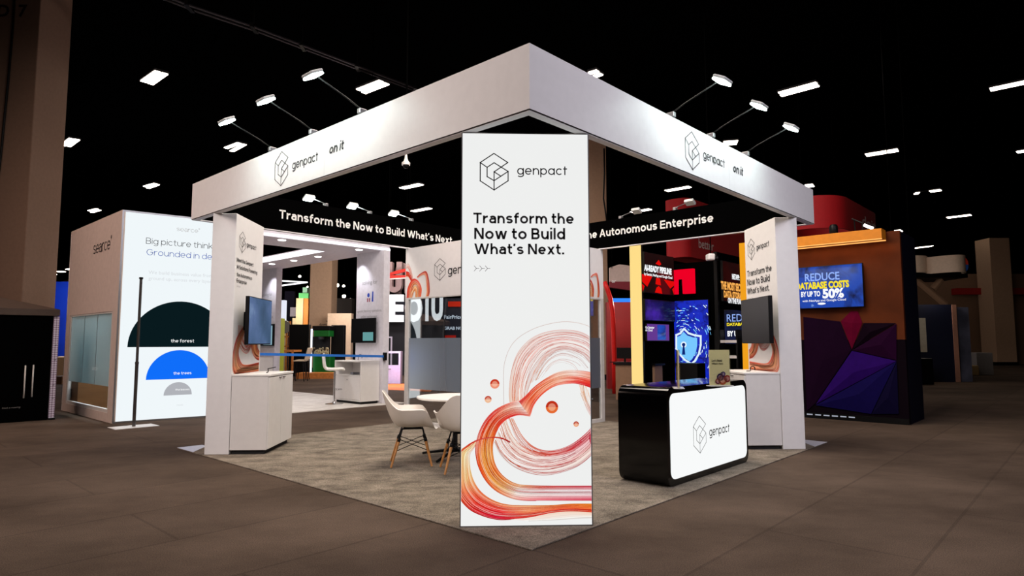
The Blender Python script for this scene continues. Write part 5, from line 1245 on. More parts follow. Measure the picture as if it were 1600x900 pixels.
letter(tt, Fs, WT, 'AI-READY PIPELINE', (1006, 423), (1049, 428.5), bold=.055, capx=9.5, off=.008)
letter(tt, Fs, WT, 'by Gemini, NetApp and Google Cloud', (1006, 430.5), (1050, 435), bold=.03, off=.008)
RD_ = glow('screen_red', (232, 14, 10), .9)
for pts in (((1002.5, 428), (1019, 432), (1011, 448), (1003, 440)), ((1002.5, 443), (1007, 447), (1004, 456)), ((1025, 434), (1031, 435), (1032.5, 446), (1024, 444)), ((1023, 457), (1025.5, 449.5), (1029, 447), (1033, 451), (1034.5, 459)), ((1037, 437), (1053, 440), (1053, 446), (1047, 451)), ((1050, 452), (1053, 449), (1053, 461)), ((1024, 412), (1029, 406), (1033, 413), (1030, 415))):
    mb = MB(); Fs.poly(mb, [Fs.px(*p) for p in pts], .005); mb.build('screen_graphic', RD_, tt)
tt, Fs = panel_tv('dark screen with a violet glow under the AI-Ready Pipeline screen', KS, 1003, 1050, 469, 502, screenmat('violet_glow_screen', [(0.38, (6, 4, 16)), (0.55, (30, 12, 80)), (0.7, (84, 40, 190))], .8, scale=1.0))
tt, Fs = panel_tv('small purple and blue screen low beside the yellow post', KS, 1006, 1041, 506, 533, glow('purple_screen', (104, 60, 150), .9))
mb = MB(); Fs.quad(mb, *[Fs.px(1027, 520)[0], Fs.px(1040, 520)[0]], Fs.px(1034, 531)[1], Fs.px(1034, 508)[1], .005); mb.build('screen_picture', BLU, tt)
letter(tt, Fs, WT, 'Go Smarter', (1008, 513.5), (1022, 513.5), bold=.02, off=.008); letter(tt, Fs, WT, 'on Cloud', (1008, 517.5), (1019, 517.5), bold=.02, off=.008)
# shield screen
SHD = datascreen('blue_data_screen', (4, 8, 90), (16, 40, 190), (70, 130, 240), 5)
tt, Fs = panel_tv('tall bright blue screen with a white shield and keyhole', KF, 1056, 1111, 469, 604, SHD)
CY = glow('screen_cyan', (120, 200, 255), 1.0); SW = glow('screen_pale', (226, 244, 255), 1.0)
f8 = lambda x, y: Fs.px(920+x/3.4615, 360+y/3.4615)
sh = [(516, 532), (540, 556), (575, 568), (606, 572), (606, 620), (596, 668), (574, 706), (556, 722), (520, 700), (490, 668), (474, 640), (474, 566), (496, 556)]
mb = MB(); Fs.stroke(mb, [f8(*p) for p in sh+[sh[0]]], .045, .007); mb.build('shield_outline', SW, tt)
mb = MB(); Fs.poly(mb, [f8(516+(x-516)*.82-3, 632+(y-632)*.84) for x, y in sh], .006); mb.build('shield_field', CY, tt)
mb = MB(); Fs.poly(mb, [f8(514+16*math.cos(2*PI*k/20), 618+17*math.sin(2*PI*k/20)) for k in range(20)], .009); mb.build('keyhole_ring', SW, tt)
mb = MB(); Fs.poly(mb, [f8(514+9*math.cos(2*PI*k/16), 618+10*math.sin(2*PI*k/16)) for k in range(16)], .010); Fs.poly(mb, [f8(*p) for p in ((510, 622), (518, 622), (523, 672), (505, 672))], .010); mb.build('keyhole', glow('screen_navy', (14, 40, 120), .9), tt)
rs = random.Random(3); mb = MB()
for k in range(300):
    R_ = rs.uniform(70, 330); a0 = rs.uniform(-PI, PI); l_ = rs.uniform(.03, .22)*100/R_
    pts = [(512+R_*.75*math.cos(a0+l_*q/3), 624+R_*math.sin(a0+l_*q/3)) for q in range(4)]
    if all(474 < x < 661 and 382 < y < 830 for x, y in pts): Fs.stroke(mb, [f8(*p) for p in pts], rs.uniform(.009, .02), .0055, 0 if rs.random() < .55 else 1)
o = mb.build('data_trails', [CY, SW], tt); o['kind'] = 'stuff'
# screens on the right of it
tt, Fs = panel_tv('dark red screen about the most secure data storage beside the right tower', KH, 1124, 1166, 412, 473, screenmat('black_red_screen2', [(0.3, (8, 2, 2)), (0.8, (60, 5, 5))], 0.8, scale=1.2))
OT = glow('screen_orange', (252, 176, 84), 1.0)
letter(tt, Fs, WT, 'NETAPP:', (1143.5, 435.5), (1155, 438), bold=.05, capx=8, off=.008)
letter(tt, Fs, OT, 'THE MOST SECURE', (1126, 449), (1164, 458), bold=.05, capx=12, off=.008)
letter(tt, Fs, OT, 'DATA STORAGE', (1130.5, 461.5), (1164, 470), bold=.05, capx=10, off=.008)
letter(tt, Fs, WT, 'ON THE PLANET', (1137, 471.5), (1163, 477), bold=.05, capx=8, off=.008)
tt, Fs = panel_tv('dark blue screen below the red storage screen', KF, 1134, 1200, 483, 538, screenmat('navy_screen', [(0.3, (3, 6, 20)), (0.75, (10, 26, 70))], .9, scale=2.0))
letter(tt, Fs, glow('screen_blue_text', (150, 180, 250), .6), 'REDUCE', (1136, 502), (1188, 502), bold=.0, capx=12, off=.008)
letter(tt, Fs, YL, 'DATABASE COSTS', (1136, 508.5), (1190, 508.5), bold=.04, capx=4.5, off=.008)
letter(tt, Fs, WT, 'BY UP TO 50%', (1137, 525), (1185, 525), bold=.05, capx=8, off=.008)
t = thing('shelf_rack', 'black rack with pale shelf edges between blue screen and right tower', 'rack', P(10.2, 2.6, .03), PI/4)
RF = Face(P(9.9, 5.3, 0), (S2, -S2, 0))
for ya in (533, 557, 581):
    a, b2 = RF.px(1119, ya), RF.px(1151, ya); mb = MB(); RF.quad(mb, a[0], b2[0], a[1]-.035, a[1]+.02, 0, 0, .4); mb.build('shelf', mat('shelf_white', (206, 204, 206), 0.5), t)
for xa in (1118, 1151):
    a = RF.px(xa, 540); mb = MB(); RF.quad(mb, a[0]-.02, a[0]+.02, .03, RF.px(xa, 515)[1], -.001, 0, .4); mb.build('upright', BLACK, t)
t = thing('demo_desk', 'tan demonstration desk behind the yellow glowing post', 'desk', P(9.9, 4.5, .03), PI/4)
a, b2 = RF.px(969, 585), RF.px(1030, 585); za = RF.px(1000, 570)[1]
mb = MB(); RF.quad(mb, a[0], b2[0], .03, za, .2, 0, .35); mb.build('desk_front', mat('desk_tan', (134, 104, 82), 0.6), t)
mb = MB(); RF.quad(mb, a[0]-.04, b2[0]+.04, za, za+.04, .24, 0, .45); mb.build('desktop', BLACK, t)
M = Matrix.Translation(RF.pt(a[0]+.12, za+.04, -.02)) @ BM
t = tag(MB().box(-.12, .12, -.35, .35, .0, .02, 0, M).box(.0, .03, -.02, .02, .02, .1, 0, M).box(.0, .03, -.22, .22, .1, .36, 0, M).build('dark_monitor', BLACK), 'black monitor standing on the tan demonstration desk', 'monitor')
c = P(10.0, 3.25, .03)
mb = MB(); RF.quad(mb, RF.px(1049, 580)[0], RF.px(1083, 580)[0], .03, RF.px(1066, 568)[1], -.2, 0, .4); simple('demo_plinth', 'black plinth in front of the blue shield screen', 'plinth', mb, BLACK)
# white spotlight camera on the stand top
p = at(1111, 402, 13.4); t = thing('spot_camera', 'small white camera under the red hanging sign', 'camera', p)
MB().box(-.09, .06, -.1, .1, -.07, .07, 0, Matrix.Translation(p), bev=.03).build('camera_body', WHITE, t)
MB().lathe([(.001, 0), (.05, 0), (.055, .06), (.001, .06)], 16, 0, Matrix.Translation(p+Vector((.05, -.06, -.03))) @ Matrix.Rotation(PI/2, 4, 'Y')).build('camera_lens', BLACK, t)
MB().tube([p+Vector((0, .02, .06)), Vector((p.x, p.y+.02, 11.0))], .012, 6).build('drop_pole', BLACKF, t)

# hanging red fabric signs
REDF = mat('red_fabric', (168, 12, 22), 0.7, noise=.05)
def red_sign(label, pts, zt, zb, txt, tp, tm, near):
    """pts: plan outline of the closed ring (world xy)"""
    c = sum((Vector((x, y, 0)) for x, y in pts), Vector())/len(pts)
    t = thing('hanging_sign', label, 'sign', (c.x, c.y, (zt+zb)/2), 0)
    n = len(pts); mb = MB(); vs = []
    for x, y in pts: vs += [Vector((x, y, zb)), Vector((x, y, zt))]
    ins = []
    for x, y in pts:
        d = (Vector((x, y, 0))-c).normalized()*.06; ins += [Vector((x-d.x, y-d.y, zb)), Vector((x-d.x, y-d.y, zt))]
    mb.add(vs+ins, [[2*i, 2*((i+1) % n), 2*((i+1) % n)+1, 2*i+1] for i in range(n)]+[[2*n+2*i, 2*n+2*i+1, 2*n+2*((i+1) % n)+1, 2*n+2*((i+1) % n)] for i in range(n)]
           +[[2*i, 2*n+2*i, 2*n+2*((i+1) % n), 2*((i+1) % n)] for i in range(n)]+[[2*i+1, 2*((i+1) % n)+1, 2*n+2*((i+1) % n)+1, 2*n+2*i+1] for i in range(n)])
    mb.build('fabric_ring', REDF, t, smooth=30.0)
    for k in range(0, n, max(1, n//4)):
        x, y = pts[k]; d = (Vector((x, y, 0))-c).normalized()*.03
        MB().tube([(x-d.x, y-d.y, zt-.02), (x-d.x, y-d.y, 11.0)], .008, 5).build('hanger_wire', BLACKF, t)
    return t
def rounded_plan(M, L, Wd, r, n=8):
    out = []
    for cx, cy, a0 in ((L-r, r, -90), (L-r, Wd-r, 0), (r, Wd-r, 90), (r, r, 180)):
        for i in range(n+1):
            a = math.radians(a0+90*i/n); p = M @ Vector((cx+r*math.cos(a), cy+r*math.sin(a), 0)); out.append((p.x, p.y))
    return out
# doit: near rounded corner at about pixel column 1310
def zat(py, D): return at(1300, py, D).z
Dn = 15.5; rr = .8
cn = at(1333, 535, Dn)-Vector((S2, S2, 0))*rr
Mq = Matrix.Translation((cn.x, cn.y, 0)) @ BM
plan = rounded_plan(Mq, 4.2, 2.0, rr)
zt = at(1320, 304, Dn).z; zb = at(1320, 356, Dn).z
t = red_sign('red hanging sign with rounded corner reading doit above the wood wall', plan, zt, zb, '', None, None, 0)
Fd = Face(Mq @ Vector((0, 0, 0)), Mq.to_3x3() @ Vector((1, 0, 0)))
letter(t, Fd, mat('sign_white', (226, 206, 204), 0.6), 'doit', (1347, 354), (1368, 361), bold=.02, capx=17, off=.01)
Dn2 = 21.0
cb = at(1078, 535, Dn2)
Mq = Matrix.Translation((cb.x, cb.y, 0)) @ BM
plan = rounded_plan(Mq, 6.0, .9, .3)
zb = at(1075, 399, Dn2).z
t = red_sign('red hanging sign reading better seen under the back fascia', plan, zb+2.0, zb, '', None, None, 0)
Fd = Face(Mq @ Vector((0, 0, 0)), Mq.to_3x3() @ Vector((1, 0, 0)))
letter(t, Fd, mat('sign_white', (226, 206, 204), 0.6), 'better', (1091.5, 388), (1115, 391), bold=.01, off=.01)
d = bpy.data.lights.new('red_sign_fill', 'POINT'); d.energy = 90; d.color = (1, .8, .75); l = bpy.data.objects.new('red_sign_fill', d); COL.objects.link(l); l.location = P(10.5, .5, 6.6)  # unseen fill light, added only to brighten the red hanging signs
# black spotlight and arm light on the wood wall top
ztop = WF.px(1404, 360)[1]
p = WF.pt(wx(1301, 353)[0], ztop, -.05); t = thing('track_spot', 'black spotlight standing on top of the wood wall', 'spotlight', p)
M = Matrix.Translation(p); MB().lathe([(.001, 0), (.05, 0), (.05, .04), (.02, .06), (.001, .06)], 16, 0, M).build('spot_foot', BLACK, t)
MB().lathe([(.001, .05), (.055, .05), (.075, .1), (.075, .2), (.05, .24), (.001, .25)], 18, 0, M).build('spot_body', BLACK, t, smooth=40.0)
pa = WF.pt(wx(1334, 346)[0], ztop+.003, -.03); t = thing('arm_light', 'black bracket arm light on the wood wall with a lit end', 'spotlight', pa)
q = at(1331, 342, (pa-CAM_LOC).dot(FW)); q2 = at(1362, 354.5, (pa-CAM_LOC).dot(FW)-.25)
MB().tube([q, q2], .014, 8).build('arm', BLACK, t); 
for xx in (1335, 1347): b_ = WF.pt(wx(xx, 350)[0], ztop+.006, -.03); f_ = (xx-1331)/31; MB().tube([b_, q.lerp(q2, f_)], .012, 6).build('bracket', BLACK, t)
dd = (q2-q).normalized(); MB().tube([q2-dd*.14+Vector((0, 0, -.02)), q2+dd*.02+Vector((0, 0, -.02))], .028, 10).build('lamp_lens', LED, t)
# blue banner beyond the block and the far right group
t = thing('hanging_banner', 'blue hanging banner with pale writing beyond the wood wall end', 'banner', at(1417, 400, 13), 0)
p0 = at(1403, 535, 12.2); p1 = at(1431, 535, 13.6); Fb = Face((p0.x, p0.y, 0), (p1.x-p0.x, p1.y-p0.y, 0)); W = (p1-p0).length
za, zb = at(1403, 382, 12.2).z, at(1403, 419, 12.2).z
mb = MB(); Fb.quad(mb, 0, (Vector((p1.x, p1.y))-Vector((p0.x, p0.y))).length, zb, za, 0, 0, .06); mb.build('banner_face', mat('banner_blue', (18, 44, 104), 0.6), t)
letter(t, Fb, mat('banner_pale', (150, 160, 190), .6), 'purpose', (1404.5, 404), (1427, 409), bold=.02, off=.01)
for x in (p0, p1): MB().tube([(x.x, x.y+.03, za), (x.x, x.y+.03, 11)], .01, 5).build('hanger_wire', BLACKF, t)
D = 26
c = at(1458, 415, D); t = thing('round_sign', 'curved cream hanging sign with a coloured round emblem', 'sign', c, 0)
CRS = mat('cream_sign', (206, 186, 168), 0.6)
def arcwall(x0, x1, yt, yb, D, bulge, th, n=14):
    mb = MB(); a = at(x0, 535, D); b2 = at(x1, 535, D); zt = at((x0+x1)/2, yt, D).z; zb = at((x0+x1)/2, yb, D).z
    vs = []
    for k in range(n+1):
        f = k/n; p = a.lerp(b2, f); o = bulge*4*f*(1-f); 
        for oo in (0, th):
            q = Vector((p.x, p.y-o+oo, 0)); vs += [q+Vector((0, 0, zb)), q+Vector((0, 0, zt))]
    fs = []
    for k in range(n):
        i = 4*k; fs += [[i, i+4, i+5, i+1], [i+2, i+3, i+7, i+6], [i+1, i+5, i+7, i+3], [i, i+2, i+6, i+4]]
    fs += [[0, 1, 3, 2], [4*n, 4*n+2, 4*n+3, 4*n+1]]
    return mb.add(vs, fs)
arcwall(1404, 1457, 400, 426.5, D+.4, .5, .15).build('sign_panel', CRS, t, smooth=40.0)
arcwall(1457, 1513, 400.5, 427, D, .8, .15).build('sign_panel', CRS, t, smooth=40.0)
fbox(MB(), 1404, 1512, 427.5, 434, D+.2, 2.0).build('sign_underside', BLACK, t)
for x0, y0, x1, y1 in ((1430, 436, 1477, 476), (1470, 437, 1457, 452)): MB().tube([at(x0, y0, D+.8), at(x1, y1, D+.8)], .14, 8).build('strut', mat('strut_tan', (150, 120, 96), 0.7), t)
fe = at(1508, 413.5, D-.35); mb = MB(); rr = .17
for k, cc in enumerate(((206, 60, 40), (226, 170, 40), (60, 140, 70), (40, 90, 180))):
    vs = [fe]+[fe+Vector((rr*.8*math.cos(a), 0, 1.6*rr*math.sin(a))) for a in [PI/2*(k+j/8) for j in range(9)]]
    mb = MB().add(vs, [list(range(10))]); mb.build('emblem', mat('emblem_%d' % k, cc, .6), t)
for x in (1420, 1500): p = at(x, 401, D+.3); MB().tube([p, Vector((p.x, p.y, 11))], .012, 5).build('hanger_wire', BLACKF, t)
D = 22.5
c = fpos(1455, D); t = thing('dark_booth', 'dark navy booth with a pale poster under the curved cream sign', 'booth', (c.x, c.y, 0), -YAW)
fbox(MB(), 1416, 1488, 476, None, D, 2.2).build('booth_wall', mat('navy_booth', (16, 22, 48), 0.6), t)
fbox(MB(), 1487, 1494, 476, None, D-.02, 2.2).build('corner_post', mat('post_tan', (176, 130, 110), 0.6), t)
fbox(MB(), 1494, 1513, 480, None, D+.1, .3).build('picture_panel', mat('picture_grey', (84, 88, 108), 0.6, noise=.5, nscale=1.5), t)
fbox(MB(), 1434, 1446, 497, 550, D-.06, .05).build('poster', mat('poster_pale', (190, 186, 170), 0.6), t)
letter(t, fface(1434, D-.07), GREYINK, 'EXPO', (1435.5, 506), (1444, 506), off=.005); letter(t, fface(1434, D-.07), GREYINK, 'HALL', (1435.5, 522), (1444, 522), off=.005)
fbox(MB(), 1441.5, 1454, 569, 577, D-.4, .1).build('lit_logo', glow('logo_amber', (250, 190, 110), 1.0), t)
simple('counter_block', 'dark counter block in front of the navy booth', 'counter', fbox(MB(), 1424, 1458, 560, None, D-1.5, .7, bev=.03), BLACK)
simple('white_box', 'grey-white box cabinet near the right hall column', 'cabinet', fbox(MB(), 1525, 1551, 551, None, 27, .7, bev=.02), mat('box_white', (150, 146, 146), .6))
simple('cream_bin', 'small cream bin left of the grey-white box', 'bin', fbox(MB(), 1514, 1530, 571, None, 26.5, .4, bev=.04), mat('bin_cream', (190, 160, 110), .6))
simple('purple_screen', 'narrow glowing lilac screen between wood block and navy booth', 'screen', fbox(MB(), 1408, 1415, 478, None, 20, .3), mat('lilac_glow', (150, 130, 200), .5))
o = struct('trim_1', MB().box(10, 69.5, 69, 69.4, 4.2, 5.4), mat('red_trim', (150, 26, 24), .8))
simple('tan_wall', 'tan exhibition wall far behind the curved cream sign', 'wall panel', fbox(MB(), 1408, 1640, 428, None, 40, .4), mat('tan_far', (128, 100, 78), .8))
F = fface(1495, 39.8)
simple('red_band_sign', 'red banded dark sign in front of the far tan wall', 'sign', fbox(MB(), 1495, 1640, 450, 460, 39.2, .5), mat('band_red', (150, 20, 18), .7))

# ------------------------------------------------------------------ left edge: black kiosk, patterned banner, blue stand
c0 = fl(74, 656); KD = (c0-CAM_LOC).dot(FW)
ku, kv = (c0.x+c0.y)*S2, (c0.y-c0.x)*S2
t = thing('display_kiosk', 'black kiosk with two long pale handles and a brown hipped roof', 'kiosk', P(ku-.7, kv+.45), PI/4)
KFc = Face(P(ku-1.6, kv, 0), (S2, S2, 0))
z1 = KFc.px(60, 493)[1]; z2 = KFc.px(60, 483)[1]
MB().box(ku-1.6, ku, kv, kv+.9, 0, z1, 0, BM, bev=.005, seg=1).build('kiosk_body', BLACKF, t)
ROOF = mat('roof_brown', (70, 55, 46), 0.7)
MB().box(ku-1.66, ku+.09, kv-.05, kv+1.0, z1, z2, 0, BM).build('roof_fascia', ROOF, t)
zr = z2+.22
MB().add([P(ku-1.66, kv-.05, z2), P(ku+.09, kv-.05, z2), P(ku+.09, kv+1.0, z2), P(ku-1.66, kv+1.0, z2), P(ku-1.1, kv+.45, zr), P(ku-.75, kv+.45, zr)], [[0, 1, 5, 4], [1, 2, 5], [2, 3, 4, 5], [3, 0, 4], [0, 3, 2, 1]]).build('hip_roof', ROOF, t)
for px, ya, yb in ((40, 571, 622), (52.5, 570, 620)):
    a = KFc.shift(.03).px(px, ya); b_ = KFc.shift(.03).px(px, yb); pz = lambda z, o: KFc.pt(a[0], z, o)
    MB().tube([pz(a[1], .03), pz(b_[1], .03)], .012, 10).tube([pz(a[1]-.04, .03), pz(a[1]-.04, .001)], .008, 6).tube([pz(b_[1]+.04, .03), pz(b_[1]+.04, .001)], .008, 6).build('door_handle', mat('handle_pale', (205, 198, 190), 0.35), t, smooth=True)
letter(t, KFc, mat('faint_letter', (120, 115, 112), .6), 'book a meeting', (3, 638), (32, 638), shear=.25, off=.003)
# patterned strip banner
pm = bpy.data.materials.new('dot_pattern'); pm.use_nodes = True; nt = pm.node_tree; b = nt.nodes['Principled BSDF']; b.inputs['Roughness'].default_value = .5
tc = nt.nodes.new('ShaderNodeTexCoord'); mp = nt.nodes.new('ShaderNodeMapping'); mp.inputs['Rotation'].default_value = (0, PI/4, 0); ck = nt.nodes.new('ShaderNodeTexChecker'); ck.inputs['Scale'].default_value = 34
ck.inputs['Color1'].default_value = (*L3((226, 214, 226)), 1); ck.inputs['Color2'].default_value = (*L3((150, 122, 144)), 1)
nt.links.new(tc.outputs['Object'], mp.inputs['Vector']); nt.links.new(mp.outputs['Vector'], ck.inputs['Vector']); nt.links.new(ck.outputs['Color'], b.inputs['Base Color'])
t = thing('strip_banner', 'narrow white dotted upright banner at the right edge of the black kiosk', 'banner', P(ku+.1, kv), PI/4)
xa, xb = ku+.012, ku+.105
MB().box(xa, xb, kv+.02, kv+.06, 0.03, z1-.005, 0, BM).build('banner_face', pm, t)
MB().box(xa, xb, kv-.04, kv+.14, 0, .03, 0, BM).build('banner_foot', BLACK, t)
F = Face(P(xa, kv+.02, 0), (S2, S2, 0)); W = xb-xa
for z in (1.35, 1.08, .62, .38):
    letter(t, F, INK, 'ask', (W*.4, z), (W*.8, z), bold=.04, px=False, off=.003)
# blue stand and things behind it
D = 30
c = fpos(95, D); t = thing('blue_stand', 'tall bright blue stand wall reading Build AI Apps and Agents', 'wall panel', (c.x, c.y, 0), -YAW)
fbox(MB(), 77, 150, 440, None, D, .5).build('wall_panel', mat('stand_blue', (14, 50, 168), 0.5, noise=.3, nscale=.6), t)
F = fface(77, D-.02); letter(t, F, mat('stand_white', (226, 230, 245), .5), 'Build AI Apps & Agents', (79.5, 470), (104, 466), bold=.03, capx=7, off=.01)
mb = MB(); F.quad(mb, F.px(93, 488)[0], F.px(104.5, 488)[0], F.px(93, 510)[1], F.px(93, 504)[1], .03, 0, .05); mb.build('white_sign', mat('sign_pale', (214, 216, 226), .5), t)
mb = MB(); F.quad(mb, F.px(91, 520)[0], F.px(102, 520)[0], F.px(93, 534)[1], F.px(93, 515)[1], .06, 0, .08); mb.build('wall_screen', SCREENOFF, t)
mb = MB(); F.quad(mb, F.px(103, 520)[0], F.px(104.5, 520)[0], F.px(93, 534)[1], F.px(93, 515)[1], .06, 0, .08); mb.build('side_sign', mat('sign_pale', (214, 216, 226), .5), t)
simple('tan_counter', 'pale tan counter in front of the blue stand', 'counter', fbox(MB(), 85, 104, 557, None, 27, .5, bev=.05), mat('counter_tan', (196, 160, 122), .6))
simple('brown_crate', 'brown crate on the floor before the pale tan counter', 'crate', fbox(fbox(fbox(MB(), 82, 97, 588, None, 22, .5), 82.5, 96.5, 610, 612, 21.98, .02), 82, 97, 600, 602, 21.98, .02), mat('crate_brown', (112, 78, 54), .7))
t = thing('orange_truss', 'orange lattice girder hanging above the blue stand', 'truss', at(95, 443, 34))
ORT = mat('truss_orange', (190, 120, 30), .6); pa, pb2 = at(77, 446, 36), at(125, 434, 32); dz = Vector((0, 0, -.22)); dy = Vector((0, .3, 0))
mb = MB()
for q in (dz*0, dz): mb.tube([pa+q, pb2+q], .05, 6)
mb.build('chord', ORT, t)
mb = MB(); N = 12
for k in range(N): mb.tube([pa.lerp(pb2, k/N)+(dz if k % 2 else dz*0), pa.lerp(pb2, (k+1)/N)+(dz*0 if k % 2 else dz)], .04, 5)
mb.build('lattice', ORT, t)
for f in (.1, .9): q = pa.lerp(pb2, f); MB().tube([q, Vector((q.x, q.y, 11))], .02, 5).build('hanger_wire', BLACKF, t)
t = thing('hanging_sign', 'pale hanging sign lettered flight behind the black kiosk', 'sign', at(52, 470, 24))
fbox(MB(), 20, 77, 462, 478, 24, .2).build('sign_panel', mat('sign_rose', (196, 178, 168), .6), t)
letter(t, fface(20, 23.99), INK, 'flight', (33, 470), (49, 470.5), bold=.02, off=.01)
for x in (28, 70): q = at(x, 463, 24.1); MB().tube([q, Vector((q.x, q.y, 11))], .015, 5).build('hanger_wire', BLACKF, t)
t = simple('leaning_tube_light', 'slanting white tube light in front of the pale hanging sign', 'light', MB().tube([at(63, 457, 23), at(59.5, 475, 23)], .02, 8).tube([at(59.5, 475, 23), Vector((at(59.5, 475, 23).x, at(59.5, 475, 23).y, 0))], .006, 5), LED)
simple('white_drop_banner', 'narrow white hanging banner just right of the huge tan column', 'banner', fbox(fbox(MB(), 30, 30.4, -15, 330, 17.5, .01), 29.5, 35, 330, 450, 17.5, .1), mat('drop_white', (196, 190, 190), .6))

# ------------------------------------------------------------------ ceiling: lamps, conduit, dome camera
LZ = 9.0
FARD = [45.0]
def ceil_pt(px, py):
    p = fl(px, py, LZ); 
    if (p-CAM_LOC).dot(FW) > 45 or (p-CAM_LOC).dot(FW) < 0: p = at(px, py, FARD[0])
    return p
def bay_lamp(label, tubes, group=None, wd=.17, m=LAMP):
    mids = [sum((ceil_pt(*q) for q in tb), Vector())/2 for tb in tubes]; c = sum(mids, Vector())/len(mids)
    t = thing('bay_lamp', label, 'ceiling lamp', c, 0, group)
    allp = []
    for tb in tubes:
        a, b_ = ceil_pt(*tb[0]), ceil_pt(*tb[1]); d = (b_-a); L = d.length; d.normalize(); n = Vector((-d.y, d.x, 0)); M = Matrix((d, n, Vector((0, 0, 1)))).transposed().to_4x4(); M.translation = (a+b_)/2
        w_ = wd if len(tb) < 3 else tb[2]
        MB().box(-L/2, L/2, -w_/2, w_/2, -.03, .0, 0, M, bev=.012).build('lamp_tube', m, t); allp.append((a+b_)/2)
        MB().box(-L/2-.02, L/2+.02, -w_/2-.02, w_/2+.02, .002, .06, 0, M).build('lamp_housing', mat('housing_grey', (60, 60, 62), .6), t)
    MB().tube([(c.x, c.y, c.z+.05), (c.x, c.y, 11.0)], .012, 5).build('hanger_rod', BLACKF, t)
    if len(tubes) == 2: MB().tube([allp[0]+Vector((0, 0, .05)), allp[1]+Vector((0, 0, .05))], .02, 5).build('cross_bar', BLACK, t)
    return t
bay_lamp('twin-tube ceiling lamp high at left, above the white booth block', [((224, 127), (247, 111)), ((235, 130.5), (258, 114))])
bay_lamp('small twin-tube ceiling lamp right of the huge tan column', [((98, 227), (112, 216)), ((107, 228), (121, 217.5))])
bay_lamp('twin-tube ceiling lamp touching the dark conduit above the left fascia', [((560, 140), (596, 126)), ((568, 144.5), (605, 130))])
bay_lamp('twin-tube ceiling lamp just above the outer end of the left fascia', [((353, 231), (374, 223)), ((362, 236), (382, 225))])
bay_lamp('ceiling lamp left of the outer end of the left fascia', [((226, 291), (243, 286.5)), ((231, 293.5), (247, 288))])
bay_lamp('ceiling lamp above the corner of the white booth block', [((139, 329), (152, 326)), ((143, 331.5), (156, 328))])
bay_lamp('ceiling lamp peeping over the fascia right of the front corner', [((921, 114), (934, 110)), ((929, 119), (940, 115))])
bay_lamp('long bright ceiling lamp high above the right fascia', [((1217, 145), (1276, 129)), ((1220, 149), (1279, 133))])
bay_lamp('long ceiling lamp cut by the right edge of the frame, the higher one', [((1547, 139.5), (1625, 123))], wd=.3)
bay_lamp('ceiling lamp with wires below it, right of the right fascia end', [((1353, 242), (1403, 234))], wd=.42)
bay_lamp('short ceiling lamp cut by the right edge of the frame, the lower one', [((1589, 237.5), (1625, 231))], wd=.3)
bay_lamp('ceiling lamp just over the top edge of the right fascia, beside the words on it', [((1130, 223.5), (1152, 222))], wd=.5)
bay_lamp('small ceiling lamp at the outer end of the right fascia', [((1259, 290.5), (1271, 289))], wd=.6)
bay_lamp('ceiling lamp right of the red hanging sign, in the dark', [((1480, 340), (1517, 335.5))], wd=.42)
bay_lamp('pair of small ceiling lamps in the dark right of the right fascia', [((1429, 302), (1436, 301.5)), ((1453, 299), (1470, 296.5))], wd=.4)
bay_lamp('small ceiling lamp above the blue hanging banner', [((1399, 361), (1409, 360))], wd=.8)
bay_lamp('ceiling lamp above the curved cream sign', [((1428, 387.5), (1455, 384.5))], wd=.5)
bay_lamp('small ceiling lamp left of the dim far column', [((1547, 392), (1558, 391))], wd=.9)
bay_lamp('ceiling lamp seen under the fascia left of the lit tower, the upper one', [((628, 294), (658, 287.5))], wd=.36)
bay_lamp('ceiling lamp seen under the fascia left of the lit tower, the lower one', [((645, 330), (672, 325))], wd=.36)
bay_lamp('ceiling lamp seen under the right fascia, the upper one', [((1041, 298), (1078, 291.5))], wd=.36)
bay_lamp('ceiling lamp seen under the right fascia beside the arm light', [((987, 331.5), (1016, 326.5))], wd=.36)
bay_lamp('ceiling lamp in front of the hall column right of the lit tower', [((927, 335.5), (940, 334))], wd=.6)
GC = 'far ceiling lamps beyond the black kiosk'
for a, b_ in (((39, 419), (50, 418)), ((71, 408.5), (80, 407)), ((58, 434), (66, 433.5)), ((66, 432.5), (73, 432)), ((67, 439.3), (74, 438.8)), ((77, 428.7), (86, 428.3)), ((91, 424.5), (100, 424)), ((105, 421), (112, 419.5)), ((67, 449), (77, 446.5)), ((69, 454), (85, 454.5)), ((82, 451.5), (98, 452))):
    FARD[0] += 1.5; bay_lamp('one of the cluster of small far ceiling lamps beyond the black kiosk', [(a, b_)], GC, wd=.5)
def far_flood(label, px, py, D, r, group):
    p = at(px, py, D); t = thing('flood_lamp', label, 'ceiling lamp', p, 0, group); M = Matrix.Translation(p) @ Matrix.Rotation(math.radians(60), 4, 'X')
    MB().lathe([(.001, 0), (r, 0), (r, .02), (.001, .02)], 16, 0, M).build('lamp_lens', LAMP, t); MB().lathe([(.001, -.15), (r*.5, -.13), (r*1.08, -.01), (.001, -.01)], 16, 0, M).build('lamp_housing', BLACK, t)
    MB().tube([p+Vector((0, .05, .05)), (p.x, p.y+.05, 11)], .012, 5).build('hanger_rod', BLACKF, t)
GF = 'far round flood lamps between the canopy columns'
for kf, (px, py, r) in enumerate(((525, 428.5, .07), (526.5, 446, .12), (537, 447, .08), (537.5, 463, .11), (547, 468, .09), (480.5, 448.5, .06), (468.5, 432, .09), (435, 453.5, .05))):
    far_flood('one of the small round flood lamps in the dark between the canopy columns', px, py, 34+kf*1.5, r, GF)
FARD[0] = 46; bay_lamp('small ceiling lamp left of the navy booth, topmost of a stack of three', [((1401, 445.5), (1409, 445))], wd=.8)
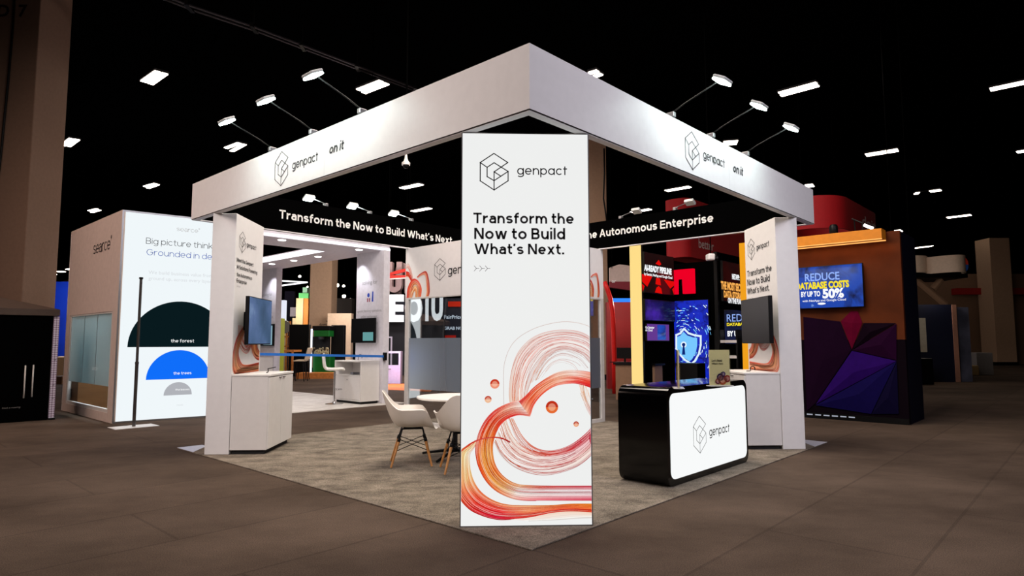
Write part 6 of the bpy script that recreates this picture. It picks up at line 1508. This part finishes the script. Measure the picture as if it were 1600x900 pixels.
FARD[0] = 50; bay_lamp('small ceiling lamp left of the navy booth, middle of a stack of three', [((1402, 463.5), (1410, 463))], wd=.8)
FARD[0] = 54; bay_lamp('small ceiling lamp left of the navy booth, lowest of a stack of three', [((1405, 474.5), (1413, 474))], wd=.8)
# conduit run
t = thing('ceiling_conduit', 'twin dark conduits running across the black ceiling at upper left', 'conduit', fl(475, 75, 9.4))
CON = mat('conduit_grey', (70, 68, 72), .45, metal=.6)
pts = [fl(x, y, 9.4) for x, y in ((215, -18), (300, 15), (400, 48), (475, 76), (560, 108), (650, 142))]
MB().tube(pts, .035, 8).build('conduit', CON, t, smooth=True)
MB().tube([p+Vector((.0, -.28, -.02)) for p in pts], .035, 8).build('conduit', CON, t, smooth=True)
for p in pts[1:]: MB().box(p.x-.05, p.x+.05, p.y-.34, p.y+.06, p.z-.06, p.z+.05).tube([p+Vector((0, -.14, 0)), (p.x, p.y-.14, 11)], .015, 5).build('conduit_bracket', BLACK, t)
# dome camera on a drop pole
p = at(634.5, 243, 13.0); t = thing('dome_camera', 'white dome security camera hanging under the left fascia', 'camera', p)
M = Matrix.Translation(p)
MB().tube([p, (p.x, p.y, 11.0)], .018, 8).build('drop_pole', BLACKF, t)
MB().lathe([(.001, .02), (.022, .02), (.03, -.06), (.05, -.12), (.085, -.15), (.085, -.2), (.001, -.2)], 20, 0, M).build('housing', mat('camera_white', (226, 224, 222), .4), t, smooth=40.0)
MB().lathe([(.065, -.2), (.06, -.23), (.04, -.26), (.001, -.27)], 20, 0, M).build('dome', BLACK, t, smooth=True)

# ------------------------------------------------------------------ maroon stand seen just right of the lit tower
D = 19.5
c = fpos(975, D); t = thing('maroon_stand', 'dark maroon stand wall with white letters right of the lit tower', 'wall panel', (c.x, c.y, 0), -YAW)
MR = mat('maroon_panel', (132, 16, 18), .6, noise=.25, nscale=1.2)
fbox(MB(), 948, 1000, 472, None, D, .3).build('wall_panel', MR, t)
F = fface(948, D-.01); letter(t, F, mat('stand_white', (226, 230, 245), .5), 'i U', (951, 493), (964.5, 493), bold=.03, off=.01)
fbox(MB(), 953, 1000, 466, 471.5, D-.02, .2).build('blue_strip', glow('strip_blue', (50, 130, 255), 1.2), t)
fbox(MB(), 948, 1000, 540, 541.5, D-.02, .02).build('pale_line', mat('line_rose', (190, 120, 110), .6), t)
t = thing('hanging_sign', 'cream hanging sign with maroon lower band right of the lit tower', 'sign', at(970, 430, 21), -YAW)
mb = MB(); F = fface(953, 21); F.poly(mb, [F.px(x, y) for x, y in ((953, 418), (968, 413), (1004, 418), (1004, 440), (953, 440))], 0, 0, .2); mb.build('sign_panel', mat('sign_rose', (196, 178, 168), .6), t)
mb = MB(); F.poly(mb, [F.px(x, y) for x, y in ((953, 440), (1004, 440), (1004, 456), (953, 449))], .01, 0, .2); mb.build('maroon_band', mat('maroon_band', (120, 14, 34), .6), t)
letter(t, F, WHITE, 'or', (955.5, 441.5), (962.5, 441.5), bold=.03, off=.02)
for x in (956, 1000): q = at(x, 419, 21.1); MB().tube([q, (q.x, q.y, 11)], .012, 5).build('hanger_wire', BLACKF, t)
pts = [at(x, y, 17.5) for x, y in ((944, 440), (949, 452), (954, 468), (957, 490), (958.5, 520), (959.5, 560))]
e = at(960, 600, 17.5); pts.append(Vector((e.x, e.y, 0)))
simple('curved_red_post', 'red post curving at its top in front of the maroon stand', 'post', MB().tube(pts, .065, 10), mat('post_red', (210, 24, 20), .5), smooth=True)
d = bpy.data.lights.new('maroon_stand_fill', 'POINT'); d.energy = 60; d.color = (1, .75, .65); l = bpy.data.objects.new('maroon_stand_fill', d); COL.objects.link(l); l.location = at(972, 470, 17.8)  # added point light without a fixture, brightens the maroon wall

# ------------------------------------------------------------------ unseen point lights added to brighten the far stands
def added_light(name, p, e, c=(1, .9, .8), r=.25):
    d = bpy.data.lights.new(name, 'POINT'); d.energy = e; d.color = c; d.shadow_soft_size = r
    l = bpy.data.objects.new(name, d); COL.objects.link(l); l.location = p
added_light('block_tower_fill', at(458, 480, 31.6), 110, (1, .9, .75))
added_light('display_wall_fill', at(530, 478, 28.6), 60, (1, .88, .76))
added_light('letter_fill', at(622, 445, 25.6), 240, (1, .9, .9))
added_light('lilac_cabinet_fill', at(612, 560, 20.8), 45, (.86, .76, 1))
added_light('blue_stand_fill', at(92, 470, 27.5), 320, (.85, .9, 1))
added_light('far_right_fill', at(1455, 452, 22.5), 60, (1, .85, .7))
